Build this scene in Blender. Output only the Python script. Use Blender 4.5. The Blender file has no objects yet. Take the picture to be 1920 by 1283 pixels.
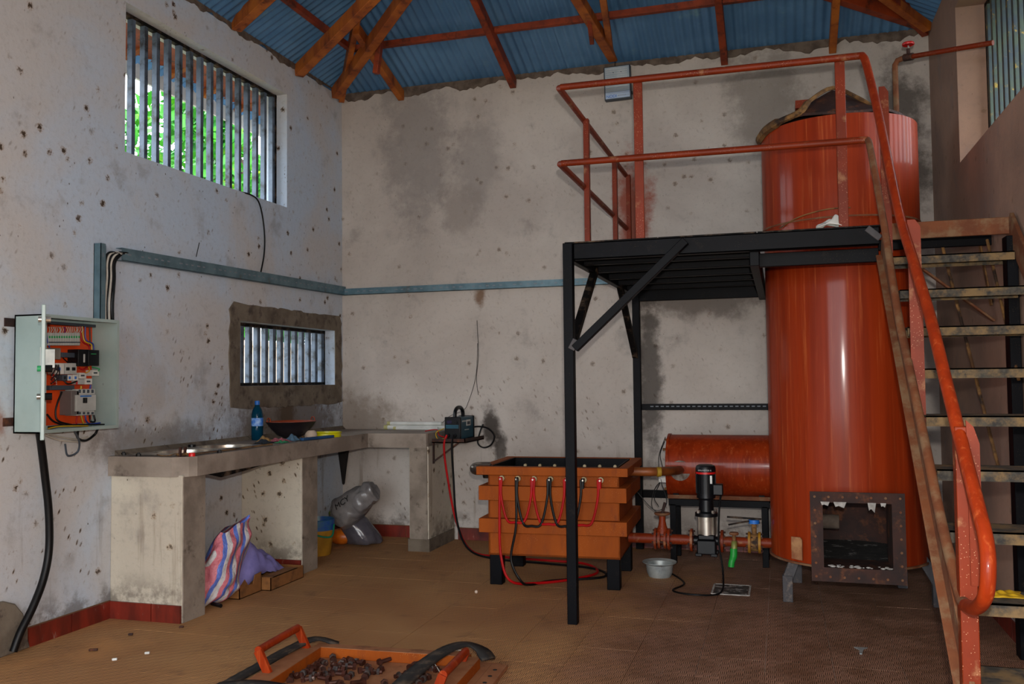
import bpy, math, random
from mathutils import Vector, Matrix, noise as mnoise
import numpy as np
random.seed(7)
S = bpy.context.scene
COL = S.collection
PI = math.pi
# ---------------------------------------------------------------- camera
F_PX, YAW, PITCH, ROLL = 1672.39, 0.2921, 0.0432, -0.0107
CAM = Vector((3.8235, -7.3426, 1.373))
fw = Vector((-math.sin(YAW)*math.cos(PITCH), math.cos(YAW)*math.cos(PITCH), math.sin(PITCH)))
_r = Vector((math.cos(YAW), math.sin(YAW), 0)); _u = _r.cross(fw)
RT = _r*math.cos(ROLL)+_u*math.sin(ROLL); UP = -_r*math.sin(ROLL)+_u*math.cos(ROLL)
cd = bpy.data.cameras.new('camera'); cam = bpy.data.objects.new('camera', cd); COL.objects.link(cam)
cd.sensor_width = 36.0; cd.lens = 36.0*F_PX/1920.0; cd.clip_start = 0.02; cd.clip_end = 200
mw = Matrix((RT, UP, -fw)).transposed().to_4x4(); mw.translation = CAM
cam.matrix_world = mw; S.camera = cam
# ---------------------------------------------------------------- light
S.view_settings.view_transform = 'Standard'; S.view_settings.look = 'None'
S.view_settings.exposure = 0.0; S.view_settings.gamma = 1.0
S.view_settings.use_curve_mapping = False
wd = bpy.data.worlds.new('overcast_sky'); S.world = wd; wd.use_nodes = True
bg = wd.node_tree.nodes['Background']
bg.inputs[0].default_value = (0.86, 0.93, 1.0, 1); bg.inputs[1].default_value = 7.2
def lamp(name, kind, loc, energy, size=0.1, color=(1, 1, 1)):
    l = bpy.data.lights.new(name, kind); l.energy = energy; l.color = color
    if kind == 'POINT': l.shadow_soft_size = size
    o = bpy.data.objects.new(name, l); COL.objects.link(o); o.location = loc
    return o
lamp('camera_flash', 'POINT', CAM+Vector((0.03, 0, 0.15)), 360, 0.025, (1.0, 0.95, 0.88))
def portal(name, loc, sx, sy, rot):
    o = lamp(name, 'AREA', loc, 1.0)
    o.data.shape = 'RECTANGLE'; o.data.size = sx; o.data.size_y = sy; o.rotation_euler = rot
    o.data.cycles.is_portal = True
W_R = 4.96; Y_F = -9.6
portal('doorway_portal', (2.6, Y_F-0.1, 1.6), 3.8, 3.2, (PI/2, 0, 0))
portal('window_portal', (-0.2, -1.9, 3.27), 0.94, 1.88, (0, -PI/2, 0))
portal('small_window_portal', (-0.2, -0.88, 1.6), 0.5, 1.46, (0, -PI/2, 0))
portal('right_window_portal', (W_R+0.2, -2.0, 3.27), 0.96, 1.9, (0, PI/2, 0))

# ---------------------------------------------------------------- helpers
def at(px, py, **k):                       # point of the place seen at a photo pixel, on a given real plane
    d = fw+RT*((px-960)/F_PX)-UP*((py-641.5)/F_PX)
    (a, v), = k.items(); i = 'xyz'.index(a)
    return CAM+d*((v-CAM[i])/d[i])
def lin(c):
    if isinstance(c, str):
        c = [int(c[i:i+2], 16)/255 for i in (1, 3, 5)]
        c = [x/12.92 if x <= .04045 else ((x+.055)/1.055)**2.4 for x in c]
    return tuple(c)[:3]+(1,)
class NT:
    def __init__(s, name):
        s.m = bpy.data.materials.new(name); s.m.use_nodes = True
        s.t = s.m.node_tree; s.n = s.t.nodes; s.b = s.n['Principled BSDF']
    def new(s, typ, **k):
        n = s.n.new(typ)
        for a, v in k.items(): setattr(n, a, v)
        return n
    def link(s, a, b): s.t.links.new(a, b)
    def put(s, inp, v):
        if isinstance(v, (int, float)): inp.default_value = v
        elif isinstance(v, (tuple, list, str)):
            inp.default_value = lin(v) if len(inp.default_value) == 4 else v
        else: s.link(v, inp)
    def world(s): return s.new('ShaderNodeNewGeometry').outputs['Position']
    def obj(s): return s.new('ShaderNodeTexCoord').outputs['Object']
    def sc(s, v, k):
        n = s.new('ShaderNodeVectorMath', operation='MULTIPLY'); s.put(n.inputs[0], v); n.inputs[1].default_value = k
        return n.outputs[0]
    def add(s, v, k):
        n = s.new('ShaderNodeVectorMath', operation='ADD'); s.put(n.inputs[0], v); s.put(n.inputs[1], k)
        return n.outputs[0]
    def noise(s, v, scale=5, detail=5, rough=.55, dist=0):
        n = s.new('ShaderNodeTexNoise'); s.put(n.inputs['Vector'], v)
        n.inputs['Scale'].default_value = scale; n.inputs['Detail'].default_value = detail
        n.inputs['Roughness'].default_value = rough; n.inputs['Distortion'].default_value = dist
        return n.outputs[0]
    def vor(s, v, scale=5, rnd=1):
        n = s.new('ShaderNodeTexVoronoi'); s.put(n.inputs['Vector'], v); n.inputs['Scale'].default_value = scale
        n.inputs['Randomness'].default_value = rnd
        return n.outputs['Distance'], n.outputs['Color']
    def m_(s, op, a, b=0, c=0):
        n = s.new('ShaderNodeMath', operation=op)
        for i, v in enumerate((a, b, c)): s.put(n.inputs[i], v)
        return n.outputs[0]
    def step(s, v, a, b):                   # smooth ramp 0..1 from a to b
        n = s.new('ShaderNodeMapRange', interpolation_type='SMOOTHSTEP', clamp=True)
        lo, hi = (a, b) if a < b else (b, a)
        s.put(n.inputs[0], v); n.inputs[1].default_value = lo; n.inputs[2].default_value = hi
        n.inputs[3].default_value = 0 if a < b else 1; n.inputs[4].default_value = 1 if a < b else 0
        return n.outputs[0]
    def mix(s, f, a, b):
        n = s.new('ShaderNodeMix', data_type='RGBA'); s.put(n.inputs[0], f); s.put(n.inputs[6], a); s.put(n.inputs[7], b)
        return n.outputs[2]
    def sep(s, v):
        n = s.new('ShaderNodeSeparateXYZ'); s.put(n.inputs[0], v); return n.outputs
    def bump(s, h, st=.3, d=.01):
        n = s.new('ShaderNodeBump'); n.inputs['Strength'].default_value = st; n.inputs['Distance'].default_value = d
        s.put(n.inputs['Height'], h); s.link(n.outputs[0], s.b.inputs['Normal'])
    def out(s, col, rough=.6, metal=0, **k):
        s.put(s.b.inputs['Base Color'], col); s.put(s.b.inputs['Roughness'], rough); s.put(s.b.inputs['Metallic'], metal)
        for a, v in k.items(): s.put(s.b.inputs[a], v)
        return s.m
def mat(name, c1, c2=None, rough=.6, metal=0, scale=6, dirt=None, dlo=.5, dhi=.68, dscale=9, stretch=(1, 1, 1), bump=0, bscale=60, speck=None, **k):
    t = NT(name); p = t.world()
    v = t.sc(p, stretch)
    col = t.mix(t.step(t.noise(v, scale, 5, .6), .35, .65), c1, c2 or c1)
    if dirt: col = t.mix(t.step(t.noise(v, dscale, 7, .68), dlo, dhi), col, dirt)
    if speck:
        d, _ = t.vor(p, 110); f = t.m_('MULTIPLY', t.step(d, .17, .1), t.step(t.noise(p, 6, 3), .45, .6))
        col = t.mix(f, col, speck)
    if bump: t.bump(t.noise(p, bscale, 5, .6), bump, .004)
    return t.out(col, rough, metal, **k)
ORI = {}
SMALL = 1e-6
class MB:
    def __init__(s): s.v = []; s.f = []
    def raw(s, vs, fs):
        o = len(s.v); s.v += [Vector(v) for v in vs]; s.f += [tuple(i+o for i in f) for f in fs]; return s
    def box(s, lo, hi, mtx=None):
        x0, y0, z0 = lo; x1, y1, z1 = hi
        vs = [Vector(p) for p in ((x0,y0,z0),(x1,y0,z0),(x1,y1,z0),(x0,y1,z0),(x0,y0,z1),(x1,y0,z1),(x1,y1,z1),(x0,y1,z1))]
        if mtx: vs = [mtx @ v for v in vs]
        return s.raw(vs, [(0,3,2,1),(4,5,6,7),(0,1,5,4),(1,2,6,5),(2,3,7,6),(3,0,4,7)])
    def bar(s, a, b, w, h, up=(0, 0, 1), roll=0):    # rectangular bar from a to b; w sideways, h along up
        a = Vector(a); b = Vector(b); d = (b-a); L = d.length; d.normalize(); u = Vector(up)
        if abs(d.dot(u)) > .99: u = Vector((0, 1, 0))
        sd = d.cross(u).normalized(); u = sd.cross(d).normalized()
        if roll:
            q = Matrix.Rotation(roll, 3, d); sd = q @ sd; u = q @ u
        vs = []
        for p in (a, b):
            for sx, sy in ((-1,-1),(1,-1),(1,1),(-1,1)): vs.append(p+sd*(w/2*sx)+u*(h/2*sy))
        return s.raw(vs, [(0,1,2,3),(7,6,5,4),(0,4,5,1),(1,5,6,2),(2,6,7,3),(3,7,4,0)])
    def tube(s, pts, r, seg=10, cap=True, r2=None):
        pts = [Vector(p) for p in pts]; n = len(pts); rs = r if isinstance(r, (list, tuple)) else [r]*n
        t0 = (pts[1]-pts[0]).normalized(); nv = t0.orthogonal().normalized(); vs = []
        for i, p in enumerate(pts):
            t = (pts[min(i+1, n-1)]-pts[max(i-1, 0)]).normalized()
            nv = (nv-t*nv.dot(t)).normalized(); bv = t.cross(nv)
            for k in range(seg):
                a = 2*PI*k/seg; vs.append(p+(nv*math.cos(a)+bv*math.sin(a))*rs[i])
        fs = [(i*seg+k, i*seg+(k+1) % seg, (i+1)*seg+(k+1) % seg, (i+1)*seg+k) for i in range(n-1) for k in range(seg)]
        if cap: fs += [tuple(range(seg))[::-1], tuple((n-1)*seg+k for k in range(seg))]
        return s.raw(vs, fs)
    def cyl(s, a, b, r, seg=20, r2=None): return s.tube([a, b], [r, r if r2 is None else r2], seg)
    def lathe(s, prof, c, axis=(0, 0, 1), seg=32, close=False):   # prof: (radius, height) list
        ax = Vector(axis).normalized(); n = ax.orthogonal().normalized(); b = ax.cross(n); c = Vector(c); vs = []
        for r, h in prof:
            for k in range(seg):
                a = 2*PI*k/seg; vs.append(c+ax*h+(n*math.cos(a)+b*math.sin(a))*max(r, 1e-4))
        m = len(prof)
        fs = [(i*seg+k, i*seg+(k+1) % seg, (i+1)*seg+(k+1) % seg, (i+1)*seg+k) for i in range(m-1) for k in range(seg)]
        if close: fs += [((m-1)*seg+k, (m-1)*seg+(k+1) % seg, (k+1) % seg, k) for k in range(seg)]
        return s.raw(vs, fs)
    def prism(s, poly, ext):                # polygon (3-D points) extruded by a vector
        ext = Vector(ext); n = len(poly); p = [Vector(q) for q in poly]
        return s.raw(p+[q+ext for q in p], [tuple(range(n))[::-1], tuple(range(n, 2*n))]+[(i, (i+1) % n, n+(i+1) % n, n+i) for i in range(n)])
    def sheet(s, grid, thick=0):            # grid[i][j] of points; optional thickness along normal estimated
        a = len(grid); b = len(grid[0]); vs = [Vector(p) for r in grid for p in r]
        fs = [(i*b+j, i*b+j+1, (i+1)*b+j+1, (i+1)*b+j) for i in range(a-1) for j in range(b-1)]
        return s.raw(vs, fs)
    def ball(s, c, r, seg=12, rings=8, scl=(1, 1, 1), jit=0, rnd=None):
        c = Vector(c); vs = []; rnd = rnd or random
        for i in range(rings+1):
            th = PI*i/rings
            for k in range(seg):
                a = 2*PI*k/seg; j = 1+rnd.uniform(-jit, jit)
                vs.append(c+Vector((math.sin(th)*math.cos(a)*scl[0], math.sin(th)*math.sin(a)*scl[1], math.cos(th)*scl[2]))*r*j)
        fs = [(i*seg+k, i*seg+(k+1) % seg, (i+1)*seg+(k+1) % seg, (i+1)*seg+k) for i in range(rings) for k in range(seg)]
        return s.raw(vs, fs)
    def mesh(s, name, off=Vector((0, 0, 0)), smooth=True, ang=35):
        me = bpy.data.meshes.new(name); me.from_pydata([tuple(v-off) for v in s.v], [], s.f)
        if smooth:
            me.polygons.foreach_set('use_smooth', [True]*len(me.polygons))
            try: me.set_sharp_from_angle(angle=math.radians(ang))
            except Exception: pass
        me.validate(); me.update()
        return me
    def build(s, name, m, parent=None, bevel=0, smooth=True, ang=35, loc=None, solid=0, sub=0, weld=True):
        off = ORI[parent.name] if parent else (Vector(loc) if loc is not None else Vector((0, 0, 0)))
        me = s.mesh(name, off, smooth, ang); me.materials.append(m)
        o = bpy.data.objects.new(name, me); COL.objects.link(o); ORI[o.name] = off
        if parent: o.parent = parent
        else: o.location = off
        if solid:
            q = o.modifiers.new('thickness', 'SOLIDIFY'); q.thickness = solid; q.offset = 0
        if sub:
            q = o.modifiers.new('smooth', 'SUBSURF'); q.levels = sub; q.render_levels = sub
        if bevel:
            q = o.modifiers.new('edge', 'BEVEL'); q.width = bevel; q.segments = 2; q.limit_method = 'ANGLE'
        return o
def tag(o, label, cat, group=None):
    o['label'] = label; o['category'] = cat
    if group: o['group'] = group
    return o
def thing(name, loc, label, cat, group=None):
    o = bpy.data.objects.new(name, None); COL.objects.link(o); o.location = loc; o.empty_display_size = .1
    ORI[o.name] = Vector(loc); return tag(o, label, cat, group)
def struct(o): o['kind'] = 'structure'; return o
def spline(pts, n=8):
    P = [Vector(p) for p in pts]; P = [P[0]*2-P[1]]+P+[P[-1]*2-P[-2]]; out = []
    for i in range(1, len(P)-2):
        for k in range(n):
            t = k/n; a, b, c, d = P[i-1:i+3]
            out.append(.5*((2*b)+(c-a)*t+(2*a-5*b+4*c-d)*t*t+(3*b-a-3*c+d)*t**3))
    return out+[P[-2]]
def cable(name, pts, r, m, parent=None, seg=8, n=8): return MB().tube(spline(pts, n), r, seg).build(name, m, parent, loc=None if parent else pts[0])
def text(name, s, size, m, parent, org, right, up, depth=.0006):
    cu = bpy.data.curves.new(name, 'FONT'); cu.body = s; cu.size = size; cu.extrude = depth
    o = bpy.data.objects.new(name, cu); COL.objects.link(o)
    bpy.context.view_layer.update()
    me = bpy.data.meshes.new_from_object(o.evaluated_get(bpy.context.evaluated_depsgraph_get()))
    bpy.data.objects.remove(o); bpy.data.curves.remove(cu)
    r = Vector(right).normalized(); u = Vector(up).normalized(); nn = r.cross(u)
    off = ORI[parent.name]
    for v in me.vertices: v.co = Vector(org)-off+r*v.co.x+u*v.co.y+nn*v.co.z
    me.materials.clear(); me.materials.append(m)
    o = bpy.data.objects.new(name, me); COL.objects.link(o); o.parent = parent; ORI[o.name] = off
    return o
def crinkle(g, amp, scale, zmin=.003):
    for v in g.v:
        d = mnoise.noise_vector(v*scale)*amp+mnoise.noise_vector(v*scale*2.7)*amp*.5
        v += d; v.z = max(v.z, zmin)
    return g
def copy_tree(o, parent=None, loc=None):
    c = o.copy(); COL.objects.link(c); c.parent = parent; ORI[c.name] = ORI[o.name]
    if loc is not None: c.location = loc; ORI[c.name] = Vector(loc)
    for ch in o.children: copy_tree(ch, c)
    return c

# ---------------------------------------------------------------- materials
def plaster(name, c1, c2, dirtc='#3c2e20', lowdirt=True, dens=1.0):
    t = NT(name); p = t.world(); x, y, z = t.sep(p)
    big = t.noise(p, .9, 6, .6, .4); med = t.noise(p, 3.2, 7, .65); fine = t.noise(p, 30, 5, .7)
    col = t.mix(t.step(big, .35, .65), c1, c2)
    col = t.mix(t.m_('MULTIPLY', t.step(med, .55, .72), .45), col, '#7d7672')
    col = t.mix(t.m_('MULTIPLY', t.step(fine, .5, .75), .25), col, '#6f665f')
    # mud and insect splatter: clustered blots above, slanting dashes lower down
    nn = t.noise(p, 1.7, 4, .6)
    d1, _ = t.vor(t.add(p, t.sc(t.noise(p, 40, 3), (.015, .015, .015))), 8)
    r1 = t.m_('ADD', d1, t.m_('MULTIPLY', t.noise(p, 75, 4, .75), .5))
    m1 = t.m_('MULTIPLY', t.step(nn, .45, .54), dens)
    col = t.mix(t.m_('MULTIPLY', t.m_('MULTIPLY', t.step(r1, .47, .38), m1), .45), col, '#8a6a40')
    col = t.mix(t.m_('MULTIPLY', t.m_('MULTIPLY', t.step(r1, .39, .34), m1), .9), col, dirtc)
    cm = t.new('ShaderNodeCombineXYZ'); zz = t.m_('MULTIPLY', z, .4)
    t.put(cm.inputs[0], t.m_('ADD', x, zz)); t.put(cm.inputs[1], t.m_('SUBTRACT', y, zz)); t.put(cm.inputs[2], t.m_('MULTIPLY', z, .3)); q = cm.outputs[0]
    d2, _ = t.vor(q, 26); r2 = t.m_('ADD', d2, t.m_('MULTIPLY', t.noise(p, 90, 4, .7), .3))
    lowm = t.m_('ADD', .25, t.m_('MULTIPLY', t.step(z, 1.9, .9), .75)) if lowdirt else .3
    m2 = t.m_('MULTIPLY', t.step(t.noise(p, 2.9, 5, .65), .48, .6), t.m_('MULTIPLY', lowm, dens))
    col = t.mix(t.m_('MULTIPLY', t.m_('MULTIPLY', t.step(r2, .40, .32), m2), .6), col, '#7d6140')
    col = t.mix(t.m_('MULTIPLY', t.m_('MULTIPLY', t.step(r2, .33, .28), m2), .85), col, dirtc)
    d4, _ = t.vor(t.sc(p, (1, 1, .6)), 22); m4 = t.m_('MULTIPLY', t.step(t.noise(p, 5, 3), .5, .6), dens)
    col = t.mix(t.m_('MULTIPLY', t.m_('MULTIPLY', t.step(d4, .10, .06), m4), .8), col, dirtc)
    if lowdirt:
        lo = t.step(z, 1.1, .4)
        st = t.m_('MULTIPLY', t.step(t.noise(t.sc(p, (1, 1, .07)), 9, 5, .6), .59, .7), lo)
        col = t.mix(t.m_('MULTIPLY', st, .45), col, '#6e5a42')
        col = t.mix(t.m_('MULTIPLY', t.m_('MULTIPLY', t.step(t.noise(p, 6, 7, .7), .42, .6), t.step(z, .32, .1)), .7), col, '#544a40')
    return t, p, (x, y, z), col, fine
def blob(t, p, c, r, s, soft=1.0):           # stain mask around a wall point
    v = t.sc(t.add(p, tuple(-a for a in c)), s)
    n = t.new('ShaderNodeVectorMath', operation='LENGTH'); t.put(n.inputs[0], v)
    d = t.m_('ADD', n.outputs['Value'], t.m_('MULTIPLY', t.m_('SUBTRACT', t.noise(p, 5, 8, .7), .5), r*2.6))
    return t.step(d, r*1.3, r*.45)
def finish(t, col, fine, rough=.9):
    t.bump(fine, .35, .006); return t.out(col, rough)
t, p, xyz, col, fine = plaster('plaster_back_wall', '#c4bbb3', '#b0a69e', dens=.55)
for c, r, s, cc, k in (((.75, 0, 3.55), .35, (1, 1, .45), '#7c7674', .55), ((1.3, 0, 3.3), .22, (1, 1, .5), '#7c7674', .4),
        ((1.15, 0, 2.9), .2, (1, 1, .8), '#8b817a', .6), ((3.75, 0, 3.6), .3, (1, 1, .6), '#716860', .6), ((4.75, 0, 3.1), .22, (1, 1, .3), '#3c352f', .8),
        ((2.68, 0, 2.75), .16, (1, 1, .33), '#8e3516', .85), ((1.33, 0, 2.12), .06, (1, 1, .6), '#6a4318', .8), ((2.8, 0, 1.45), .1, (1, 1, .13), '#3a3430', .8),
        ((3.2, 0, 2.0), .3, (.5, 1, 2.2), '#5f5751', .7), ((1.42, 0, .98), .08, (1, 1, .42), '#2a2018', .9), ((1.5, 0, .78), .06, (1, 1, .5), '#2a2018', .8),
        ((.1, 0, 1.05), .35, (.7, 1, 1.6), '#6d5c4a', .6)):
    col = t.mix(t.m_('MULTIPLY', blob(t, p, c, r, s), k), col, cc)
M_WB = finish(t, col, fine)
t, p, xyz, col, fine = plaster('plaster_left_wall', '#b6c6d8', '#bfbdbc', dens=1.15)  # blue cast of the skylight put into this wall's plaster colour
for c, r, s, cc, k in (((0, -.95, 1.12), .16, (1, 1, .45), '#17110e', .95), ((0, -.9, 1.05), .55, (1, .6, 1.5), '#5a4836', .8),
        ((0, -2.5, .98), .16, (1, .25, 1), '#5d5042', .6), ((0, -3.75, 1.2), .07, (1, 1, .7), '#8a4a1c', .7), ((0, -2.55, 1.35), .13, (1, 1, .6), '#9b8a76', .3)):
    col = t.mix(t.m_('MULTIPLY', blob(t, p, c, r, s), k), col, cc)
M_WL = finish(t, col, fine)
t, p, xyz, col, fine = plaster('plaster_right_wall', '#a88672', '#8a7062', lowdirt=False, dens=.3)
M_WR = finish(t, col, fine)
t, p, xyz, col, fine = plaster('plaster_pier', '#cbc3b0', '#b8ae9e')
M_PIER = finish(t, col, fine)
M_CEM = mat('cement', '#756a5c', '#5e5346', .95, scale=5, dirt='#453b34', bump=.5, bscale=50)
M_SLAB = mat('cement_worktop', '#968a7e', '#7d7166', .9, scale=4, dirt='#3f332a', dlo=.55, dhi=.75, dscale=5, bump=.4, bscale=40)
M_CEML = mat('pale_rough_cement', '#93877a', '#776c61', .95, scale=5, dirt='#4f443a', dlo=.55, dhi=.72, bump=.5, bscale=50)
M_MORT = mat('mortar', '#6b5d51', '#4d4037', .95, scale=12, bump=.6, bscale=45)
def floor_mat():
    t = NT('embossed_floor_tile'); p = t.world(); x, y, z = t.sep(p)
    b = .036
    par = t.m_('MODULO', t.m_('ADD', t.m_('FLOOR', t.m_('DIVIDE', t.m_('ADD', x, 30), b)), t.m_('FLOOR', t.m_('DIVIDE', t.m_('ADD', y, 30), b))), 2)
    gx = t.m_('FRACT', t.m_('DIVIDE', t.m_('ADD', x, 30), b/4)); gy = t.m_('FRACT', t.m_('DIVIDE', t.m_('ADD', y, 30), b/4))
    u = t.m_('ADD', t.m_('MULTIPLY', gx, t.m_('SUBTRACT', 1, par)), t.m_('MULTIPLY', gy, par))
    g = t.m_('MULTIPLY', t.step(u, .38, .5), t.step(u, 1.0, .92))
    n1 = t.noise(p, 1.1, 6, .6, .3); n2 = t.noise(p, 5, 7, .65)
    east = t.step(t.m_('ADD', x, t.m_('MULTIPLY', t.m_('SUBTRACT', n1, .5), 2.5)), 2.2, 3.6)
    col = t.mix(t.step(n1, .35, .65), '#dca468', '#cb9058')
    col = t.mix(east, col, t.mix(t.step(n2, .4, .6), '#b2846a', '#966c52'))
    col = t.mix(t.m_('MULTIPLY', t.step(n2, .56, .72), .6), col, '#85593a')
    # dust that fills the grooves here and there
    dust = t.m_('MULTIPLY', t.step(t.noise(p, 1.7, 5, .6), .45, .62), t.step(x, 1.1, .2))
    col = t.mix(t.m_('MULTIPLY', dust, .7), col, '#c48a50')
    gv = t.m_('MULTIPLY', g, t.m_('SUBTRACT', 1, t.m_('MULTIPLY', dust, .6)))
    col = t.mix(t.m_('MULTIPLY', gv, .85), col, '#3a2414')
    white = t.m_('MULTIPLY', t.step(t.noise(p, 14, 8, .75), .6, .72), t.m_('MULTIPLY', east, t.step(t.noise(p, 1.9, 5), .45, .6)))
    col = t.mix(t.m_('MULTIPLY', white, .75), col, '#b4a9a2')
    t.bump(t.m_('MULTIPLY', gv, -1), .6, .003)
    return t.out(col, t.m_('SUBTRACT', .8, t.m_('MULTIPLY', east, .25)))
M_FLOOR = floor_mat()
def grout_mat():
    t = NT('floor_grout'); p = t.world(); x, y, z = t.sep(p); n = t.noise(p, 1.3, 5)
    e = t.step(t.m_('ADD', x, t.m_('MULTIPLY', n, 1.2)), 3.1, 4.0)
    return t.out(t.mix(t.m_('MULTIPLY', e, t.step(t.noise(p, 3, 5), .4, .55)), '#6e4a2e', '#b8aea6'), .95)
M_GROUT = grout_mat()
M_BASE = mat('red_baseboard_tile', '#7a2415', '#571a10', .45, scale=10, dirt='#9a8578', dlo=.6, dhi=.75, dscale=18, stretch=(1, 1, .3))
M_ROOF = mat('corrugated_roof_metal', '#5f8db8', '#4d7aa6', .45, .2, scale=2, dirt='#7aa3a8', dlo=.6, dhi=.8, dscale=3)
M_WOOD = mat('roof_timber', '#b5651d', '#8d4410', .65, scale=5, dirt='#5a2508', dlo=.52, dhi=.7, dscale=10, stretch=(1, 1, .4), bump=.3)
M_WOODR = mat('red_roof_timber', '#93380f', '#702708', .65, scale=5, dirt='#4a1a06', dscale=9)
M_RED = mat('red_oxide_paint', '#94300c', '#7f2608', .5, scale=14, dirt='#b0562a', dlo=.52, dhi=.78, dscale=48, stretch=(1, 1, .03), **{'Coat Weight': .22, 'Coat Roughness': .12, 'Specular IOR Level': .12})
M_REDW = mat('worn_red_paint', '#7c2a0b', '#6b2308', .5, scale=5, dirt='#9a6a48', dlo=.55, dhi=.72, dscale=10, speck='#c89a78', **{'Specular IOR Level': .25})
M_DUST = mat('dusty_red_steel', '#74401f', '#643418', .8, scale=7, dirt='#7a5c40', dlo=.45, dhi=.65, dscale=9)
M_OR = mat('orange_cell_paint', '#9a4a0c', '#8a400a', .7, scale=5, dirt='#7b3a16', dlo=.5, dhi=.75, dscale=14, stretch=(1, 1, .25), speck='#c08a58', **{'Specular IOR Level': .2})
M_BLK = mat('black_steel', '#05060c', '#030307', .5, 0, scale=8, dirt='#1c1714', dlo=.58, dhi=.78, dscale=14, speck='#4a3c2c', **{'Specular IOR Level': .1})
M_BLKD = mat('dusty_black_steel', '#121010', '#0b0a0a', .6, 0, scale=8, dirt='#5a4a3c', dlo=.48, dhi=.7, dscale=12, **{'Specular IOR Level': .1})
M_LEG = mat('dusty_grey_leg', '#4a4749', '#383538', .7, scale=9, dirt='#7a6c60', dlo=.55, dhi=.7)
M_TREAD = mat('dusty_stair_tread', '#4a453c', '#2d2c2a', .85, scale=40, dirt='#7a6240', dlo=.42, dhi=.62, dscale=9, bump=.4)
M_TRAY = mat('galvanised_tray', '#6d8791', '#57717c', .45, .5, scale=8, dirt='#5f5a50', dlo=.58, dhi=.75, dscale=8)
M_BAR = mat('window_bar_paint', '#5c6a7c', '#46535f', .5, .2, scale=9, dirt='#201a16', dlo=.5, dhi=.68, dscale=9)
M_RUST = mat('rusty_steel', '#3e2219', '#2a1a17', .75, .2, scale=8, dirt='#6a3c20', dlo=.5, dhi=.7, dscale=12, bump=.4)
M_TAN = mat('charred_tan_edge', '#8a6436', '#4f3318', .85, scale=9, dirt='#2a1a10', dlo=.5, dhi=.62, dscale=7, bump=.5)
M_RUB = mat('black_rubber', '#141211', '#1c1917', .8, scale=10, dirt='#5c4c3c', dlo=.48, dhi=.7, dscale=10)
M_CAB = mat('black_cable', '#060607', '#0b0b0d', .45, **{'Specular IOR Level': .25})
M_CRED = mat('red_cable', '#b00a10', '#9a080c', .5, **{'Specular IOR Level': .2})
M_CWH = mat('white_wire', '#c8c4ba', '#aaa69c', .5)
M_CYEL = mat('yellow_wire', '#c9a416', '#b58e10', .5)
M_CBLU = mat('blue_wire', '#1b3aa0', '#152d80', .5)
M_STEEL = mat('stainless_steel', '#cbc4b8', '#a59e92', .3, .85, scale=9, dirt='#6a5a48', dlo=.6, dhi=.8)
M_CHR = mat('bright_pipe_elbow', '#8a8078', '#5d5048', .28, .9, scale=12)
M_ALU = mat('aluminium_bowl', '#b4bab8', '#949c9e', .5, .5, scale=9, dirt='#6b5c4c', dlo=.55, dhi=.75)
M_PANEL = mat('grey_green_cabinet_paint', '#9fb0ac', '#93a5a2', .4, scale=4, dirt='#4a463e', dlo=.68, dhi=.8, dscale=14)
M_ORP = mat('orange_mounting_plate', '#d9480a', '#c23c06', .5)
M_DGR = mat('dark_grey_plastic', '#3d4650', '#333b45', .5)
M_LGR = mat('light_grey_plastic', '#b7bab6', '#a6a9a6', .5)
M_BPL = mat('black_plastic', '#08090b', '#0e0f13', .4, **{'Specular IOR Level': .3})
M_WPL = mat('white_plastic', '#d8d8d2', '#c4c4be', .45)
M_GRN = mat('green_print', '#2c9a5a', '#2c9a5a', .5)
M_BLUP = mat('blue_print', '#1f6fc8', '#1a60b4', .5)
M_INKK = mat('black_print', '#101010', '#101010', .6)
M_INKG = mat('grey_print', '#7a8088', '#7a8088', .6)
M_REDP = mat('bright_red_plastic', '#d01414', '#b81010', .4)
M_YELP = mat('yellow_plastic', '#d6d000', '#c3bd06', .4)
M_TEAL = mat('teal_machine_paint', '#0e4f63', '#0b4153', .4)
M_CARD = mat('brown_cardboard', '#8a5a2c', '#7a4e24', .9, scale=8, dirt='#5e3a18')
M_LAV = mat('lavender_cloth', '#8c86c8', '#7a76b8', .9, scale=8, bump=.4, bscale=30)
M_BIRD = mat('creamy_mug', '#c9b6a4', '#b59f8c', .6)
# ---------------------------------------------------------------- floor, tile by tile
fl = struct(MB().box((-.25, Y_F-.2, -.25), (W_R+.25, .25, -.004)).build('floor', M_GROUT, smooth=False))
TS = .31; ncol = 16
tile_me = MB().box((0.001, -TS+.001, -.008), (TS-.001, -.001, 0)).mesh('tile', smooth=False)
tile_me.materials.append(M_FLOOR)
far = MB(); rt = random.Random(3)
for i in range(ncol):
    for j in range(31):
        x = i*TS; y = -j*TS
        if j < 14:
            o = bpy.data.objects.new('tile', tile_me); COL.objects.link(o); o.parent = fl
            o.location = (x, y, rt.uniform(-.0003, .0002)); o.rotation_euler = (rt.uniform(-.001, .001), rt.uniform(-.001, .001), 0)
        else: far.box((x+.0015, y-TS+.0015, -.008), (x+TS-.0015, y-.0015, 0))
o = far.build('tile_field', M_FLOOR, fl, smooth=False); o['kind'] = 'stuff'

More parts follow.
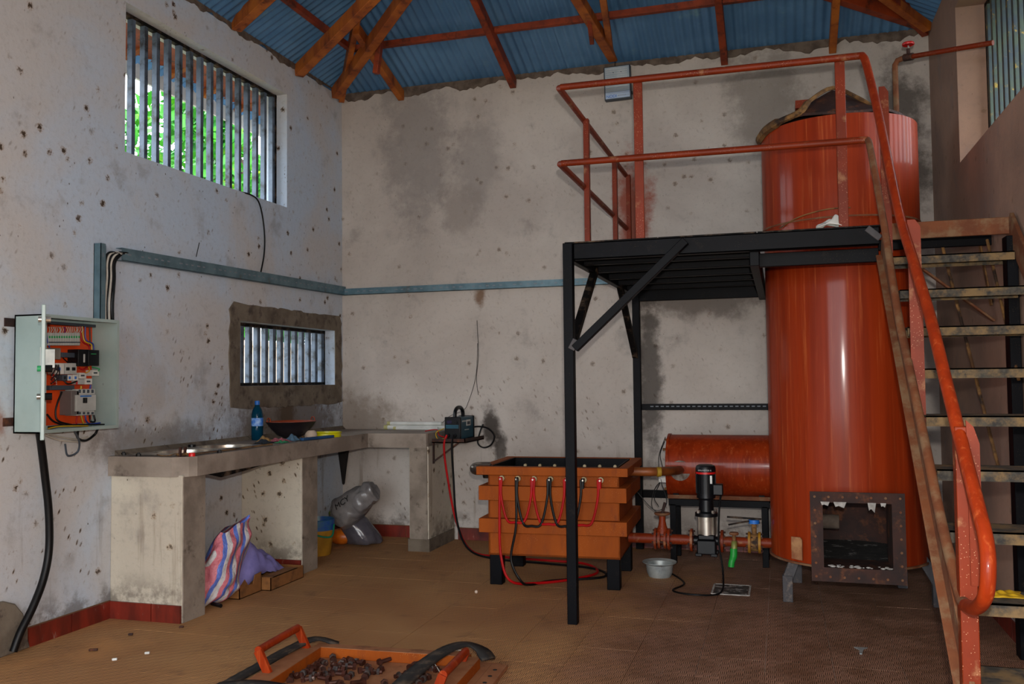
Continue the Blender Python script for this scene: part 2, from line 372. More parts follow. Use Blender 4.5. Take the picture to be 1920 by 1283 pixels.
# ---------------------------------------------------------------- walls
ZE = 4.0                                    # wall head
def wall_with_holes(x0, x1, holes, y0, y1, z1):
    b = MB(); ys = sorted({y0, y1, *[h[0] for h in holes], *[h[1] for h in holes]})
    zs = sorted({0, z1, *[h[2] for h in holes], *[h[3] for h in holes]})
    for a in range(len(ys)-1):
        for c in range(len(zs)-1):
            ym = (ys[a]+ys[a+1])/2; zm = (zs[c]+zs[c+1])/2
            if not any(h[0] < ym < h[1] and h[2] < zm < h[3] for h in holes):
                b.box((x0, ys[a], zs[c]), (x1, ys[a+1], zs[c+1]))
    return b
WIN = (-2.835, -.957, 2.803, 3.738); SWIN = (-1.618, -.149, 1.353, 1.837); RWIN = (-2.95, -1.06, 2.745, 3.76)
wl = struct(wall_with_holes(-.22, 0, [WIN, SWIN], Y_F, .22, ZE).build('wall_left', M_WL, smooth=False))
wb = struct(MB().box((0, 0, 0), (W_R, .22, ZE+.02)).build('wall_back', M_WB, smooth=False))
wr = struct(wall_with_holes(W_R, W_R+.22, [RWIN], Y_F, .22, ZE).build('wall_right', M_WR, smooth=False))
fb = MB()                                   # wall behind the camera with its wide doorway
fb.box((0, Y_F, 0), (.7, Y_F+.2, ZE)); fb.box((4.5, Y_F, 0), (W_R, Y_F+.2, ZE)); fb.box((.7, Y_F, 3.2), (4.5, Y_F+.2, ZE))
fb.prism([(0, Y_F, ZE), (W_R, Y_F, ZE), (W_R/2, Y_F, ZE+1.27)], (0, .2, 0))
struct(fb.build('wall_front', M_PIER, smooth=False))
# ragged mortar along the wall heads
def ragged(name, pts_top, dirv, n, depth, drop, m, parent, seed=1):
    rr = random.Random(seed); a, b = Vector(pts_top[0]), Vector(pts_top[1]); g = MB(); top = []; bot = []
    w = 0
    for i in range(n+1):
        p = a.lerp(b, i/n); w = .7*w+rr.uniform(-.012, .012); d = drop*(.55+.25*math.sin(i*.37)+.3*rr.random())+w
        top.append(p); bot.append(p-Vector((0, 0, max(.012, d))))
    dv = Vector(dirv)*depth
    g.sheet([[p for p in top], [p+dv for p in top], [p+dv*.9 for p in bot], [p for p in bot]])
    return g.build(name, m, parent, smooth=False)
ragged('mortar', ((0, 0, ZE+.03), (W_R, 0, ZE+.03)), (0, -1, 0), 150, .012, .075, M_MORT, wb, 2)
ragged('mortar', ((0, -4, ZE+.03), (0, 0, ZE+.03)), (1, 0, 0), 120, .01, .05, M_MORT, wl, 5)
# rough cement patch round the small window, one ring with a wavy outline
rr = random.Random(4); g = MB(); y0, y1, z0, z1 = SWIN; N = 72; ring = []
ANG = sorted([2*PI*i/N for i in range(N)]+[math.atan2(sy*(z1-z0), sx*(y1-y0)) % (2*PI) for sx in (-1, 1) for sy in (-1, 1)])
for a in ANG:
    cy, cz = (y0+y1)/2, (z0+z1)/2; ca, sa = math.cos(a), math.sin(a)
    hw, hh = (y1-y0)/2, (z1-z0)/2
    k = min(hw/max(abs(ca), 1e-6), hh/max(abs(sa), 1e-6)); inn = (cy+ca*k, cz+sa*k)
    eh = .13 if sa > 0 else .17
    k2 = min((hw+.125)/max(abs(ca), 1e-6), (hh+eh)/max(abs(sa), 1e-6))*(1+rr.uniform(-.02, .02)); ou = (min(cy+ca*k2, -.004), cz+sa*k2)
    ring.append((inn, ou))
gi = [Vector((.008, r[0][0], r[0][1])) for r in ring]; go = [Vector((.009, r[1][0], r[1][1])) for r in ring]; gw = [Vector((0, r[1][0], r[1][1])) for r in ring]
gin = [Vector((-.0, r[0][0], r[0][1])) for r in ring]
g.sheet([gin+[gin[0]], gi+[gi[0]], go+[go[0]], gw+[gw[0]]])
g.build('cement_patch', M_CEM, wl, smooth=False)
# grey cement lump where left wall meets floor
g = MB(); prof = [(-3.9, 0), (-3.9, .24), (-3.8, .285), (-3.70, .28), (-3.63, .25), (-3.58, .19), (-3.55, .11), (-3.545, .04), (-3.53, 0)]
g.prism([(0, y, z) for y, z in prof], (.022, 0, 0)); g.build('cement_patch', M_CEM, wl, bevel=.008)
# corner crack lines
cable('crack', [(W_R*.262, -.001, 1.9), (1.31, -.001, 1.6), (1.29, -.001, 1.4), (1.305, -.001, 1.25)], .0025, M_INKK, wb, 5)

def baseboard(name, segs):
    root = None
    for k, (a, b, nrm) in enumerate(segs):
        a, b = Vector(a), Vector(b); L = (b-a).length; d = (b-a).normalized(); nrm = Vector(nrm)
        g = MB().bar(a+nrm*.004+Vector((0, 0, .052)), b+nrm*.004+Vector((0, 0, .052)), .008, .104)
        bb = g.build('backing' if root else name, M_GROUT, root, smooth=False)
        if not root: root = bb
        s = 0
        while s < L-.02:
            e = min(s+.3, L)
            MB().bar(a+d*(s+.003)+nrm*.009+Vector((0, 0, .05)), a+d*(e-.003)+nrm*.009+Vector((0, 0, .05)), .012, .1).build('tile', M_BASE, root, smooth=False)
            s = e
    return struct(root)
baseboard('baseboard_left', [((0, -3.54, 0), (0, -2.935, 0), (1, 0, 0)), ((0, -2.6, 0), (0, -1.6, 0), (1, 0, 0)), ((0, -1.2, 0), (0, 0, 0), (1, 0, 0))])
baseboard('baseboard_back', [((.02, 0, 0), (.9, 0, 0), (0, -1, 0)), ((1.11, 0, 0), (W_R, 0, 0), (0, -1, 0))])
baseboard('baseboard_right', [((W_R, 0, 0), (W_R, -6, 0), (-1, 0, 0))])

# ---------------------------------------------------------------- barred windows
def window(name, hole, xb, n, side, barw=.022, bard=.038, m=None):
    y0, y1, z0, z1 = hole; e = .02*side
    g = MB()
    for a, b in (((xb, y0, z0+.012), (xb, y1, z0+.012)), ((xb, y0, z1-.015), (xb, y1, z1-.015))): g.bar(a, b, .04, .024)
    for y in (y0+.012, y1-.012): g.bar((xb, y, z0), (xb, y, z1), .04, .02, up=(0, 1, 0))
    fr = struct(g.build(name, M_BLKD, smooth=False))
    bm = MB().box((-bard/2, -barw/2, z0+.012), (bard/2, barw/2, z1-.015)).mesh('bar', smooth=False); bm.materials.append(m or M_BAR)
    for i in range(n):
        o = bpy.data.objects.new('bar', bm); COL.objects.link(o); o.parent = fr
        o.location = (xb, y0+(y1-y0)*(i+.6)/n, 0)
    return fr
window('window_1', WIN, -.115, 16, 1, .032)
window('window_2', SWIN, -.115, 13, 1, .045)
window('window_3', RWIN, W_R+.19, 15, -1, .045, .038, mat('greenish_bar_paint', '#3c4a3c', '#2c3a44', .5, .1, scale=9, dirt='#a88a28', dlo=.58, dhi=.68, dscale=14))

# ---------------------------------------------------------------- hipped roof of corrugated sheets
MBK, MLF = .35, .523; XR = W_R/2; LAP = .07
ceil = struct(MB().bar((XR, -3.75, ZE+1.2), (XR, Y_F, ZE+1.2), .06, .12).build('ceiling', M_WOOD))
def roof_pt(plane, s, h):                   # s along the eave, h horizontal distance up the slope
    if plane == 'b': return Vector((s, -h, ZE+MBK*h))
    if plane == 'l': return Vector((h, -s, ZE+MLF*h))
    return Vector((W_R-h, -s, ZE+MLF*h))
def top_h(plane, s):
    if plane == 'b': return max(0.02, min(s, W_R-s)*MLF/MBK)
    return max(0.02, min(XR, s*MBK/MLF))
def sheets(plane, L):
    pitch = .07; wd_ = 10*pitch; k = 0; s0 = 0
    while s0 < L:
        s1 = min(s0+wd_+.03, L); ns = int((s1-s0)/pitch*6)
        lo = []; hi = []; up = .03+(.004 if k % 2 else 0)
        for i in range(ns+1):
            s = s0+(s1-s0)*i/ns; z = up+.009*math.sin(2*PI*s/pitch)
            lo.append(roof_pt(plane, s, -.3 if plane == 'b' else -.62)+Vector((0, 0, z))); hi.append(roof_pt(plane, s, top_h(plane, s))+Vector((0, 0, z)))
        MB().sheet([lo, hi]).build('roof_sheet', M_ROOF, ceil, ang=80)
        s0 += wd_; k += 1
sheets('b', W_R); sheets('l', -Y_F+.2); sheets('r', -Y_F+.2)
def purlin(a, b, m=M_WOODR, w=.045, h=.05, nm='purlin'): MB().bar(a, b, w, h).build(nm, m, ceil, bevel=.003)
for h in (.6, 1.5, 2.4, 3.3):
    xh = h*MBK/MLF; z = ZE+MBK*h-.015
    purlin((xh, -h, z), (W_R-xh, -h, z))
    purlin((xh, -h, z), (xh, Y_F, z)); purlin((W_R-xh, -h, z), (W_R-xh, Y_F, z))
def rafter(plane, s, w=.055, m=M_WOOD):
    a = roof_pt(plane, s, 0)-Vector((0, 0, .05)); b = roof_pt(plane, s, top_h(plane, s))-Vector((0, 0, .09))
    MB().bar(a, b, w, .09).build('rafter', m, ceil, bevel=.004)
for s in (.6, 1.655, 3.444, 4.27): rafter('b', s, .055, M_WOODR if s in (1.655, 3.444) else M_WOOD)
a = at(560, 134, x=.02); b = at(690, 2, z=4.2); MB().bar(a, a.lerp(b, 1.7), .075, .1).build('rafter', M_WOOD, ceil, bevel=.004)
a = at(442, 47, x=.02); b = at(492, 0, z=4.1); MB().bar(a, a.lerp(b, 3), .075, .1).build('rafter', M_WOOD, ceil, bevel=.004)
for s in (2.7, 3.8, 4.9, 6, 7.1, 8.2): rafter('l', s, .085)
for s in (.9, 2.0, 3.1, 4.2, 5.3, 6.4, 7.5): rafter('r', s, .07)
def beam(a, b, w, h, m=M_WOOD, nm='truss_member'): MB().bar(a, b, w, h).build(nm, m, ceil, bevel=.004)
hx = XR; hy = XR*MLF/MBK
beam((0.02, -.05, ZE-.02), (hx, -hy, ZE+MLF*hx-.1), .05, .1, M_WOOD, 'hip_rafter')
beam((W_R-.02, -.03, ZE+.0), (W_R-hx, -hy, ZE+MLF*hx-.1), .05, .1, M_WOODR, 'hip_rafter')
a = at(629, 176, x=.04); b = at(755, 0, z=4.27); beam(a, a.lerp(b, 1.9), .075, .1)
beam(at(705, 138, y=-.7), at(720, 20, y=-.7), .05, .045, M_WOODR)
a = at(1150, 108, y=-.04); b = at(1085, 0, y=-.95); beam(a, a.lerp(b, 2.2), .075, .08)
a = at(1146, 100, y=-.05); b = at(1131, 0, y=-.95); beam(a, a.lerp(b, 1.35), .05, .05)
beam(at(1110, 80, y=-.4), at(1104, 30, y=-.75), .035, .04, M_WOODR)
a = at(1733, 44, y=-.05); b = at(1598, 0, z=4.13); beam(a, a.lerp(b, 1.8), .07, .1, M_WOODR)
beam(roof_pt('r', .02, .02)-Vector((0, .1, .02)), (W_R-.6, -.75, 4.22), .06, .07)
# eave outside the left windows: soffit boards and white fascia
for y in [-.35-.45*i for i in range(9)]:
    beam((-.05, y, 3.93), (-.6, y, 3.72), .05, .09, M_WOOD, 'rafter_tail')
MB().box((-.64, -5, 3.60), (-.615, .2, 3.74)).build('fascia', M_WPL, ceil)
MB().box((-.60, -5, 3.745), (-.02, .2, 3.76), Matrix.Translation((0, 0, 0))).build('soffit', M_WOODR, ceil)
MB().box((W_R+.25, -5, 3.77), (W_R+.6, .2, 3.785)).build('soffit', M_WOODR, ceil)

# ---------------------------------------------------------------- outside the windows
M_GRASS = mat('outdoor_earth', '#5a5a2a', '#3f4a1c', .95, scale=1.2)
struct(MB().box((-30, -30, -.4), (30, 30, -.26)).build('ground', M_GRASS, smooth=False))
M_LEAF = mat('bright_leaf', '#3f9a1c', '#1d7a22', .5, scale=1.6, dirt='#8ab018', dlo=.55, dhi=.7, dscale=2, **{'Subsurface Weight': 0})
M_LEAFD = mat('dark_leaf', '#1f4a1c', '#163a1f', .5, scale=2)
M_BARK = mat('bark', '#4a3826', '#35281b', .95, scale=8, bump=.6)
M_BWALL = mat('pale_boundary_wall', '#d8c4b0', '#c9b29c', .9, scale=2)
tag(MB().box((-4.2, -9, -.26), (-4.0, 14, 1.95)).box((-4.24, -9, 1.95), (-3.96, 14, 2.03)).build('boundary_wall', M_BWALL, smooth=False, loc=(-4.1, 0, -.26)), 'pale boundary wall outside, seen through the small barred window', 'wall')
def tree(x, y, h, r, label, m, seed, nleaf=2600, low=.2):
    rr = random.Random(seed); t = thing('tree', (x, y, -.26), label, 'tree', 'trees outside the windows')
    MB().tube([(x, y, -.26), (x+.1, y+.1, h*.5), (x, y, h*.8)], [.16, .12, .05], 8).build('trunk', M_BARK, t)
    g = MB(); cl = [(Vector((x+rr.uniform(-r, r), y+rr.uniform(-r, r), h*rr.uniform(low, 1.0))), rr.uniform(.45, .9)*r*.55) for _ in range(16)]
    for _ in range(nleaf):
        c, q = rr.choice(cl); d = Vector((rr.gauss(0, 1), rr.gauss(0, 1), rr.gauss(0, 1))).normalized()*q*rr.uniform(.5, 1)
        p = c+d; u = Vector((rr.gauss(0, 1), rr.gauss(0, 1), rr.gauss(0, 1))).normalized(); v = u.orthogonal().normalized()*rr.uniform(.05, .09); u *= rr.uniform(.1, .18)
        g.raw([p-u, p+v, p+u, p-v], [(0, 1, 2, 3)])
    o = g.build('foliage', m, t, smooth=False); o['kind'] = 'stuff'
tree(-6.4, 2.7, 7.2, 1.9, 'bright green leafy tree outside, left part of the big barred window', M_LEAF, 11, 5200, .28)
tree(-6.6, 8.3, 7.4, 1.9, 'bright green leafy tree outside, right part of the big barred window', M_LEAF, 12, 5200, .28)
tree(7.0, 5.0, 7.8, 1.6, 'dark leafy tree outside the barred window above the stairs', M_LEAFD, 13, 6000, .3)
# ---------------------------------------------------------------- steel platform with railing
PX0, PX1, PY0, PY1, PZ = 2.64, 4.36, -2.37, -.04, 2.16
pf = thing('platform', (PX0, PY0, 0), 'black steel platform on posts with red pipe railing around the tall tank', 'platform')
def pb(name, a, b, w, h, m=M_BLK, up=(0, 0, 1), par=None, bevel=.003): return MB().bar(a, b, w, h, up).build(name, m, par or pf, bevel=bevel)
def angle(name, a, b, w, m, n1, n2, par, t=.006):       # L-section steel: two thin legs towards n1 and n2
    a, b, n1, n2 = Vector(a), Vector(b), Vector(n1), Vector(n2); g = MB()
    for n, k in ((n1, n2), (n2, n1)):
        g.prism([a, a+n*w, a+n*w+k*t, a+k*t], b-a)
    return g.build(name, m, par)
pb('post', (2.672, PY0, 0), (2.672, PY0, PZ-.005), .056, .056, up=(0, 1, 0))
pb('post', (2.70, -.06, 0), (2.70, -.06, PZ-.1), .06, .06, up=(0, 1, 0))
pb('post', (4.33, -.06, 0), (4.33, -.06, PZ-.1), .06, .06, up=(0, 1, 0))
# front edge beam, a channel: web plus two flanges
g = MB(); g.box((2.705, PY0-.005, PZ-.1), (4.33, PY0+.005, PZ-.004)); g.box((2.705, PY0-.005, PZ-.012), (4.33, PY0+.05, PZ-.004)); g.box((2.705, PY0-.005, PZ-.1), (4.33, PY0+.05, PZ-.092))
g.build('front_beam', M_BLK, pf, bevel=.002)
pb('side_beam', (2.672, PY0+.03, PZ-.055), (2.672, PY1, PZ-.055), .04, .09)
pb('back_beam', (2.69, PY1-.02, PZ-.1), (4.33, PY1-.02, PZ-.1), .05, .1)
pb('inner_beam', (3.70, PY0+.05, PZ-.115), (3.70, PY1-.05, PZ-.115), .05, .12)
for y in (-2.02, -1.62, -1.2, -.82, -.42): pb('joist', (2.69, y, PZ-.055), (3.68, y, PZ-.055), .045, .07)
pb('lower_beam', (3.70, PY0+.16, PZ-.135), (4.34, PY0+.16, PZ-.135), .04, .075)
for x0, x1, y0, y1 in ((2.65, 3.18, PY0, PY1), (3.185, 3.715, PY0, PY1), (3.72, 4.36, PY0, -1.80)):
    MB().box((x0, y0, PZ-.004), (x1, y1, PZ+.004)).build('deck_plate', M_BLKD, pf)
pb('brace', (2.71, PY0-.03, 1.55), (3.34, PY0-.03, 2.13), .05, .045)
pb('gusset', (2.69, PY0-.035, 1.545), (2.72, PY0-.035, 1.60), .02, .04, M_LEG)
pb('brace', (2.68, PY0+.07, 1.60), (2.68, -1.60, 2.12), .045, .045, M_BLKD)
pb('brace', (2.69, -.08, 1.56), (2.69, -.80, 2.10), .045, .045, M_BLKD)
# white bracket on the right front corner
pb('corner_plate', (4.27, PY0-.012, PZ-.012), (4.335, PY0-.012, PZ-.07), .012, .035, M_LEG)
# railing
RX, RY, RZ, RM = 2.63, PY0, 3.065, 2.62
def rail(name, pts, r=.019, m=M_REDW, par=pf, seg=12): return MB().tube(pts, r, seg).build(name, m, par)
rail('top_rail', [(RX, PY1, RZ), (RX, RY, RZ), (RX+.012, RY-.012, RZ), (4.27, RY-.012, RZ-.004)])
rail('mid_rail', [(RX, PY1, RM), (RX, RY, RM), (RX+.012, RY-.012, RM), (4.285, RY-.012, RM-.008)])
for x, y in ((RX+.02, -1.71), (RX+.02, -.68), (RX+.02, -.04)):
    pb('railing_post', (x, y, PZ), (x, y, RZ), .035, .045, M_REDW, (0, 1, 0))
for x in (3.085, 4.16):
    pb('railing_post', (x, PY0+.012, PZ), (x, PY0+.012, RZ-.01), .05, .02, M_REDW, (0, 1, 0))

# ---------------------------------------------------------------- steel staircase
st = thing('staircase', (4.62, -4.9, 0), 'steel staircase with dusty open treads and red handrail beside the tall tank', 'stairs')
SX0, SX1 = 4.355, 4.93; RISE, GO = .19, .23
def tr(k): return -2.53-GO*k, 1.975-RISE*k
tm = None
for k in range(11):
    y, z = tr(k)
    if z < .02: break
    g = MB(); w = .2
    g.box((SX0+.02, y, z-.006), (SX1-.01, y+w, z)); g.box((SX0+.02, y, z-.042), (SX1-.01, y+.006, z)); g.box((SX0+.02, y+w-.006, z-.042), (SX1-.01, y+w, z))
    g.build('tread', M_TREAD, st)
y0, z0 = -2.38, 2.05; y1, z1 = -4.86, 0.005
pb('stringer', (4.345, y0, z0), (4.345, y1, z1), .016, .11, M_DUST, par=st)
pb('stringer', (SX1+.008, y0, z0+.08), (SX1+.008, y1, z1), .02, .13, M_DUST, par=st)
pb('stringer_flange', (4.325, y0-.02, z0-.05), (4.325, y1+.05, z1+.0), .035, .008, M_DUST, par=st)
pb('landing_beam', (4.36, -2.39, 2.12), (4.94, -2.39, 2.12), .02, .085, M_DUST, par=st)
# hand rail bends down from the platform rail, sweeps round at the foot and returns as the lower rail
hr = [(4.27, -2.382, 3.061), (4.282, -2.46, 2.99), (4.30, -2.75, 2.66), (4.318, -3.26, 2.085), (4.325, -3.6, 1.82), (4.33, -3.94, 1.57), (4.332, -4.2, 1.345), (4.334, -4.4, 1.175), (4.337, -4.58, 1.02), (4.34, -4.67, .93), (4.336, -4.705, .86), (4.332, -4.68, .785), (4.33, -4.56, .725), (4.328, -4.43, .70)]
MB().tube(spline(hr, 5), .02, 12).build('handrail', M_RED, st)
lr = [(4.285, -2.382, 2.612), (4.292, -2.45, 2.545), (4.315, -2.75, 2.1), (4.318, -3.0, 1.80), (4.322, -3.17, 1.60), (4.326, -3.4, 1.40), (4.328, -3.73, 1.13), (4.329, -4.07, .86), (4.329, -4.33, .715), (4.328, -4.43, .70)]
MB().tube(spline(lr, 5), .017, 12).build('lower_rail', M_DUST, st)
def plate_post(a, b, w, m): 
    a, b = Vector(a), Vector(b); d = (b-a).normalized(); q = Vector((0, 1, 0))*w/2
    return MB().prism([a-q, a-q*.3+d*(-.05)*0, a+q, b+q, b-q], (.014, 0, 0))
def post_plate(y, zt, zb, w, m):            # flat upright with a cut top corner
    MB().prism([(4.338, y, zb), (4.338+w, y, zb), (4.338+w, y, zt-.03), (4.338+w*.6, y, zt), (4.338, y, zt)], (0, .012, 0)).build('baluster', m, st)
post_plate(-2.47, 2.86, 2.0, .045, M_REDW); post_plate(-3.36, 2.02, 1.16, .05, M_REDW)
pb('baluster', (4.345, -4.36, .0), (4.345, -4.36, 1.22), .05, .05, M_REDW, (0, 1, 0), st)
MB().prism([(4.35, -4.385, .75), (4.385, -4.385, .75), (4.385, -4.385, 1.17), (4.37, -4.385, 1.22), (4.35, -4.385, 1.24)], (0, -.008, 0)).build('baluster_plate', M_REDW, st)
# members seen through the treads
pb('column', (4.925, -2.42, 0), (4.925, -2.42, 2.06), .05, .09, M_BLK, (0, 1, 0), st)
MB().cyl((4.70, -1.9, 2.12), (4.952, -1.9, .85), .009, 8).build('tie_rod', M_TAN, st)
pb('back_brace', (4.56, -1.93, 2.0), (4.945, -1.93, 1.67), .012, .045, M_DUST, (0, 1, 0), st)
pb('hanging_plate', (4.90, -1.86, 2.11), (4.948, -1.86, 1.76), .05, .008, M_TAN, (1, 0, 0), st)
MB().cyl((4.90, -2.05, 2.1), (4.925, -2.5, 1.35), .008, 8).build('tie_rod', M_TAN, st)
pb('rear_beam', (4.37, -1.9, 2.12), (4.95, -1.9, 2.12), .03, .06, M_BLK, par=st)

# ---------------------------------------------------------------- tall cylindrical tank with firebox
TC = Vector((4.205, -1.3, 0)); TR = .465
tk = thing('water_tank', (TC.x, TC.y, 0), 'tall red cylindrical steel tank with open firebox near its base', 'tank')
g = MB()
SEG = 64; z0, z1 = .25, 2.935
def shell(g, r, za, zb, hole=None):
    zs = sorted({za, zb, *(hole[1:] if hole else ())}); ns = SEG
    vs = [TC+Vector((math.cos(2*PI*k/ns)*r, math.sin(2*PI*k/ns)*r, z)) for z in zs for k in range(ns)]; fs = []
    for i in range(len(zs)-1):
        for k in range(ns):
            am = 2*PI*(k+.5)/ns
            if hole and zs[i] == hole[1] and abs((am+PI/2+PI) % (2*PI)-PI) < hole[0]: continue
            fs.append((i*ns+k, i*ns+(k+1) % ns, (i+1)*ns+(k+1) % ns, (i+1)*ns+k))
    g.raw(vs, fs)
shell(g, TR, z0, 2.33, (.5, .28, .665)); 
body = g.build('body', M_RED, tk, ang=60)
g = MB(); shell(g, TR+.006, 2.31, z1); up = g.build('upper_jacket', M_RED, tk, ang=60)
g = MB().lathe([(TR+.004, 2.318), (TR+.011, 2.318), (TR+.011, 2.328), (TR+.004, 2.328)], TC, seg=64, close=True); g.build('seam', M_DUST, up)
g = MB().lathe([(TR-.004, .25), (TR+.012, .25), (TR+.012, .262), (TR-.004, .262)], TC, seg=64, close=True); g.build('base_ring', M_DUST, body)
MB().lathe([(.001, .262), (TR-.005, .262)], TC, seg=48).build('bottom_plate', M_RUST, tk)
MB().lathe([(.001, z1-.006), (TR, z1-.006)], TC, seg=48).build('top_plate', M_RUST, tk)
# torn strip of the jacket seam
MB().tube(spline([TC+Vector((math.cos(a)*(TR+.012), math.sin(a)*(TR+.012), z)) for a, z in ((-2.45, 2.30), (-2.2, 2.335), (-2.0, 2.355), (-1.75, 2.37), (-1.5, 2.37))], 6), [.004]*25, 6).build('torn_edge', M_TAN, up)
# inner flue shell seen through the firebox
g = MB(); shell(g, .42, .265, .74, (.55, .28, .665)); g.build('flue_wall', M_RUST, tk, ang=60)
MB().lathe([(.001, .74), (TR-.01, .74)], TC, seg=40).build('flue_crown', M_RUST, tk)
MB().lathe([(.001, .27), (.42, .275)], TC, seg=40).build('ash_bed', mat('ash', '#2b2724', '#191716', .95, scale=14, dirt='#9a9690', dlo=.56, dhi=.66, dscale=11, bump=.8), tk)
MB().cyl((TC.x-.34, -1.30, .46), (TC.x-.05, -1.32, .46), .045, 14).build('burner_pipe', mat('scaled_pipe', '#6a5c50', '#54473d', .9, scale=12), tk)
# square firebox mouth with bolted flange
FX0, FX1, FZ0, FZ1, FY = 3.968, 4.474, .205, .715, -1.885
IX0, IX1, IZ0, IZ1 = 4.036, 4.404, .285, .655
g = MB(); 
for lo, hi in (((FX0, FZ0), (FX1, IZ0)), ((FX0, IZ1), (FX1, FZ1)), ((FX0, IZ0), (IX0, IZ1)), ((IX1, IZ0), (FX1, IZ1))):
    g.box((lo[0], FY-.006, lo[1]), (hi[0], FY+.006, hi[1]))
fr = g.build('firebox_flange', M_RUST, tk, smooth=False)
g = MB()
for (a, b) in (((IX0, IZ0), (IX1, IZ0)), ((IX1, IZ0), (IX1, IZ1)), ((IX1, IZ1), (IX0, IZ1)), ((IX0, IZ1), (IX0, IZ0))):
    dx, dz = b[0]-a[0], b[1]-a[1]; L = math.hypot(dx, dz); nx, nz = dz/L*.006, -dx/L*.006
    g.prism([(a[0], FY, a[1]), (b[0], FY, b[1]), (b[0]+nx, FY, b[1]+nz), (a[0]+nx, FY, a[1]+nz)], (0, .27, 0))
g.build('firebox_throat', M_RUST, tk, smooth=False)
for i in range(7):
    x = FX0+.025+(FX1-FX0-.05)*i/6
    for z in (FZ0+.028, FZ1-.028): MB().cyl((x, FY-.012, z), (x, FY, z), .007, 8).build('bolt', M_DUST, fr)
for i in range(1, 6):
    z = FZ0+.03+(FZ1-FZ0-.06)*i/6
    for x in (FX0+.025, FX1-.025): MB().cyl((x, FY-.012, z), (x, FY, z), .007, 8).build('bolt', M_DUST, fr)
M_SCALE = mat('white_ash_scale', '#b8b4ae', '#8d8882', .95, scale=20)
rr = random.Random(8)
for x, w, d in ((4.05, .05, .02), (4.13, .07, .03), (4.30, .045, .05), (4.36, .03, .02)):
    MB().prism([(x-w/2, FY-.008, IZ1+.004), (x+w/2, FY-.008, IZ1+.004), (x+w*.3, FY-.008, IZ1-d), (x-w*.1, FY-.008, IZ1-d*.6), (x-w*.35, FY-.008, IZ1-d*.8)], (0, .004, 0)).build('scale_flake', M_SCALE, fr)
g = MB()
for i in range(26):
    x = rr.uniform(IX0+.01, IX1-.01); g.ball((x, FY+rr.uniform(0, .06), IZ0+.004), rr.uniform(.004, .011), 6, 4, (1.5, 1, .6))
o = g.build('ash_crumbs', M_SCALE, fr); o['kind'] = 'stuff'
# cranked legs of square tube
def leg(ax, ay, bx, by):
    g = MB(); g.bar((ax, ay, 0), (ax, ay, .16), .06, .06, (0, 1, 0)); g.bar((ax, ay, .14), (bx, by, .30), .06, .06, (0, 1, 0)); g.build('leg', M_LEG, tk, bevel=.004)
leg(3.835, -1.55, 3.90, -1.50); leg(4.69, -1.47, 4.60, -1.44); leg(3.9, -1.0, 3.95, -1.05); leg(4.55, -1.0, 4.5, -1.05)
MB().prism([(3.865, -1.63, .28), (3.925, -1.69, .28), (3.925, -1.69, .40), (3.915, -1.68, .415), (3.865, -1.63, .41)], (-.004, -.012, 0)).build('leg_pad', mat('bare_primer', '#b98a5e', '#8e5638', .7, scale=9), tk)
# rusty ridged lid over the open top, tan burnt edge hanging on the left
LC = TC+Vector((-.02, 0, 0))
g = MB(); apex = Vector((4.17, -1.50, 3.165)); n = 28; rim = []
for k in range(n):
    a = 2*PI*k/n; r = TR*(1.03 if math.cos(a) < .1 else .95)
    rim.append(TC+Vector((math.cos(a)*r, math.sin(a)*r, 2.945+.012*math.sin(5*a))))
g.raw(rim+[p+Vector((0, 0, .016)) for p in rim]+[apex, apex-Vector((0, 0, .016))], [(k, (k+1) % n, n+(k+1) % n, n+k) for k in range(n)]+[(n+k, n+(k+1) % n, 2*n) for k in range(n)]+[((k+1) % n, k, 2*n+1) for k in range(n)])
lid = g.build('lid', M_RUST, tk, smooth=False)
ed = [TC+Vector((math.cos(a)*TR*1.03, math.sin(a)*TR*1.03, z)) for a, z in ((2.6, 2.95), (3.0, 2.945), (3.3, 2.93), (3.6, 2.945), (3.9, 2.96), (4.2, 2.98))]
MB().tube(spline(ed+[Vector((4.03, -1.66, 3.06)), Vector((4.17, -1.54, 3.165)), Vector((4.30, -1.62, 3.07)), Vector((4.41, -1.66, 2.975))], 5), [.026]*10+[.03]*10+[.02]*10+[.013]*16, 7).build('lid_edge', M_TAN, lid)
MB().box((3.95, -1.50, 3.07), (4.12, -1.38, 3.12)).build('lid_handle', M_REDW, lid)

# ---------------------------------------------------------------- feed pipe with red hand wheel
wp = thing('feed_pipe', (4.615, -.85, 2.93), 'brown water pipe with red valve wheel entering the right barred window', 'pipe')
a = Vector((4.62, -1.12, 2.90)); c = at(1678, 118, y=-1.12); e = at(1862, 80, x=W_R+.12)
bend = [Vector((c.x, c.y, 2.92)), Vector((c.x, c.y, c.z-.06)), Vector((c.x, c.y, c.z-.015)), Vector((c.x+.015, c.y-.005, c.z+.012)), Vector((c.x+.05, c.y-.02, c.z+.02))]
dd = (e-bend[-1])
MB().tube(bend, .018, 12).build('riser', M_DUST, wp); MB().cyl(bend[-1], e, .016, 12).build('supply_arm', M_REDW, wp)
v = bend[-1]+dd.normalized()*.035
vb = MB().cyl(v-dd.normalized()*.03, v+dd.normalized()*.03, .024, 12).cyl(v, v+Vector((0, 0, .055)), .012, 10).build('valve', M_RUST, wp)
MB().cyl(v+Vector((0, 0, .05)), v+Vector((0, 0, .075)), .006, 8).build('spindle', M_STEEL, vb)
MB().lathe([(.028, .078), (.036, .078), (.038, .086), (.034, .094), (.024, .09), (.001, .088), (.001, .082), (.024, .082)], v, seg=16).build('hand_wheel', M_REDP, vb)

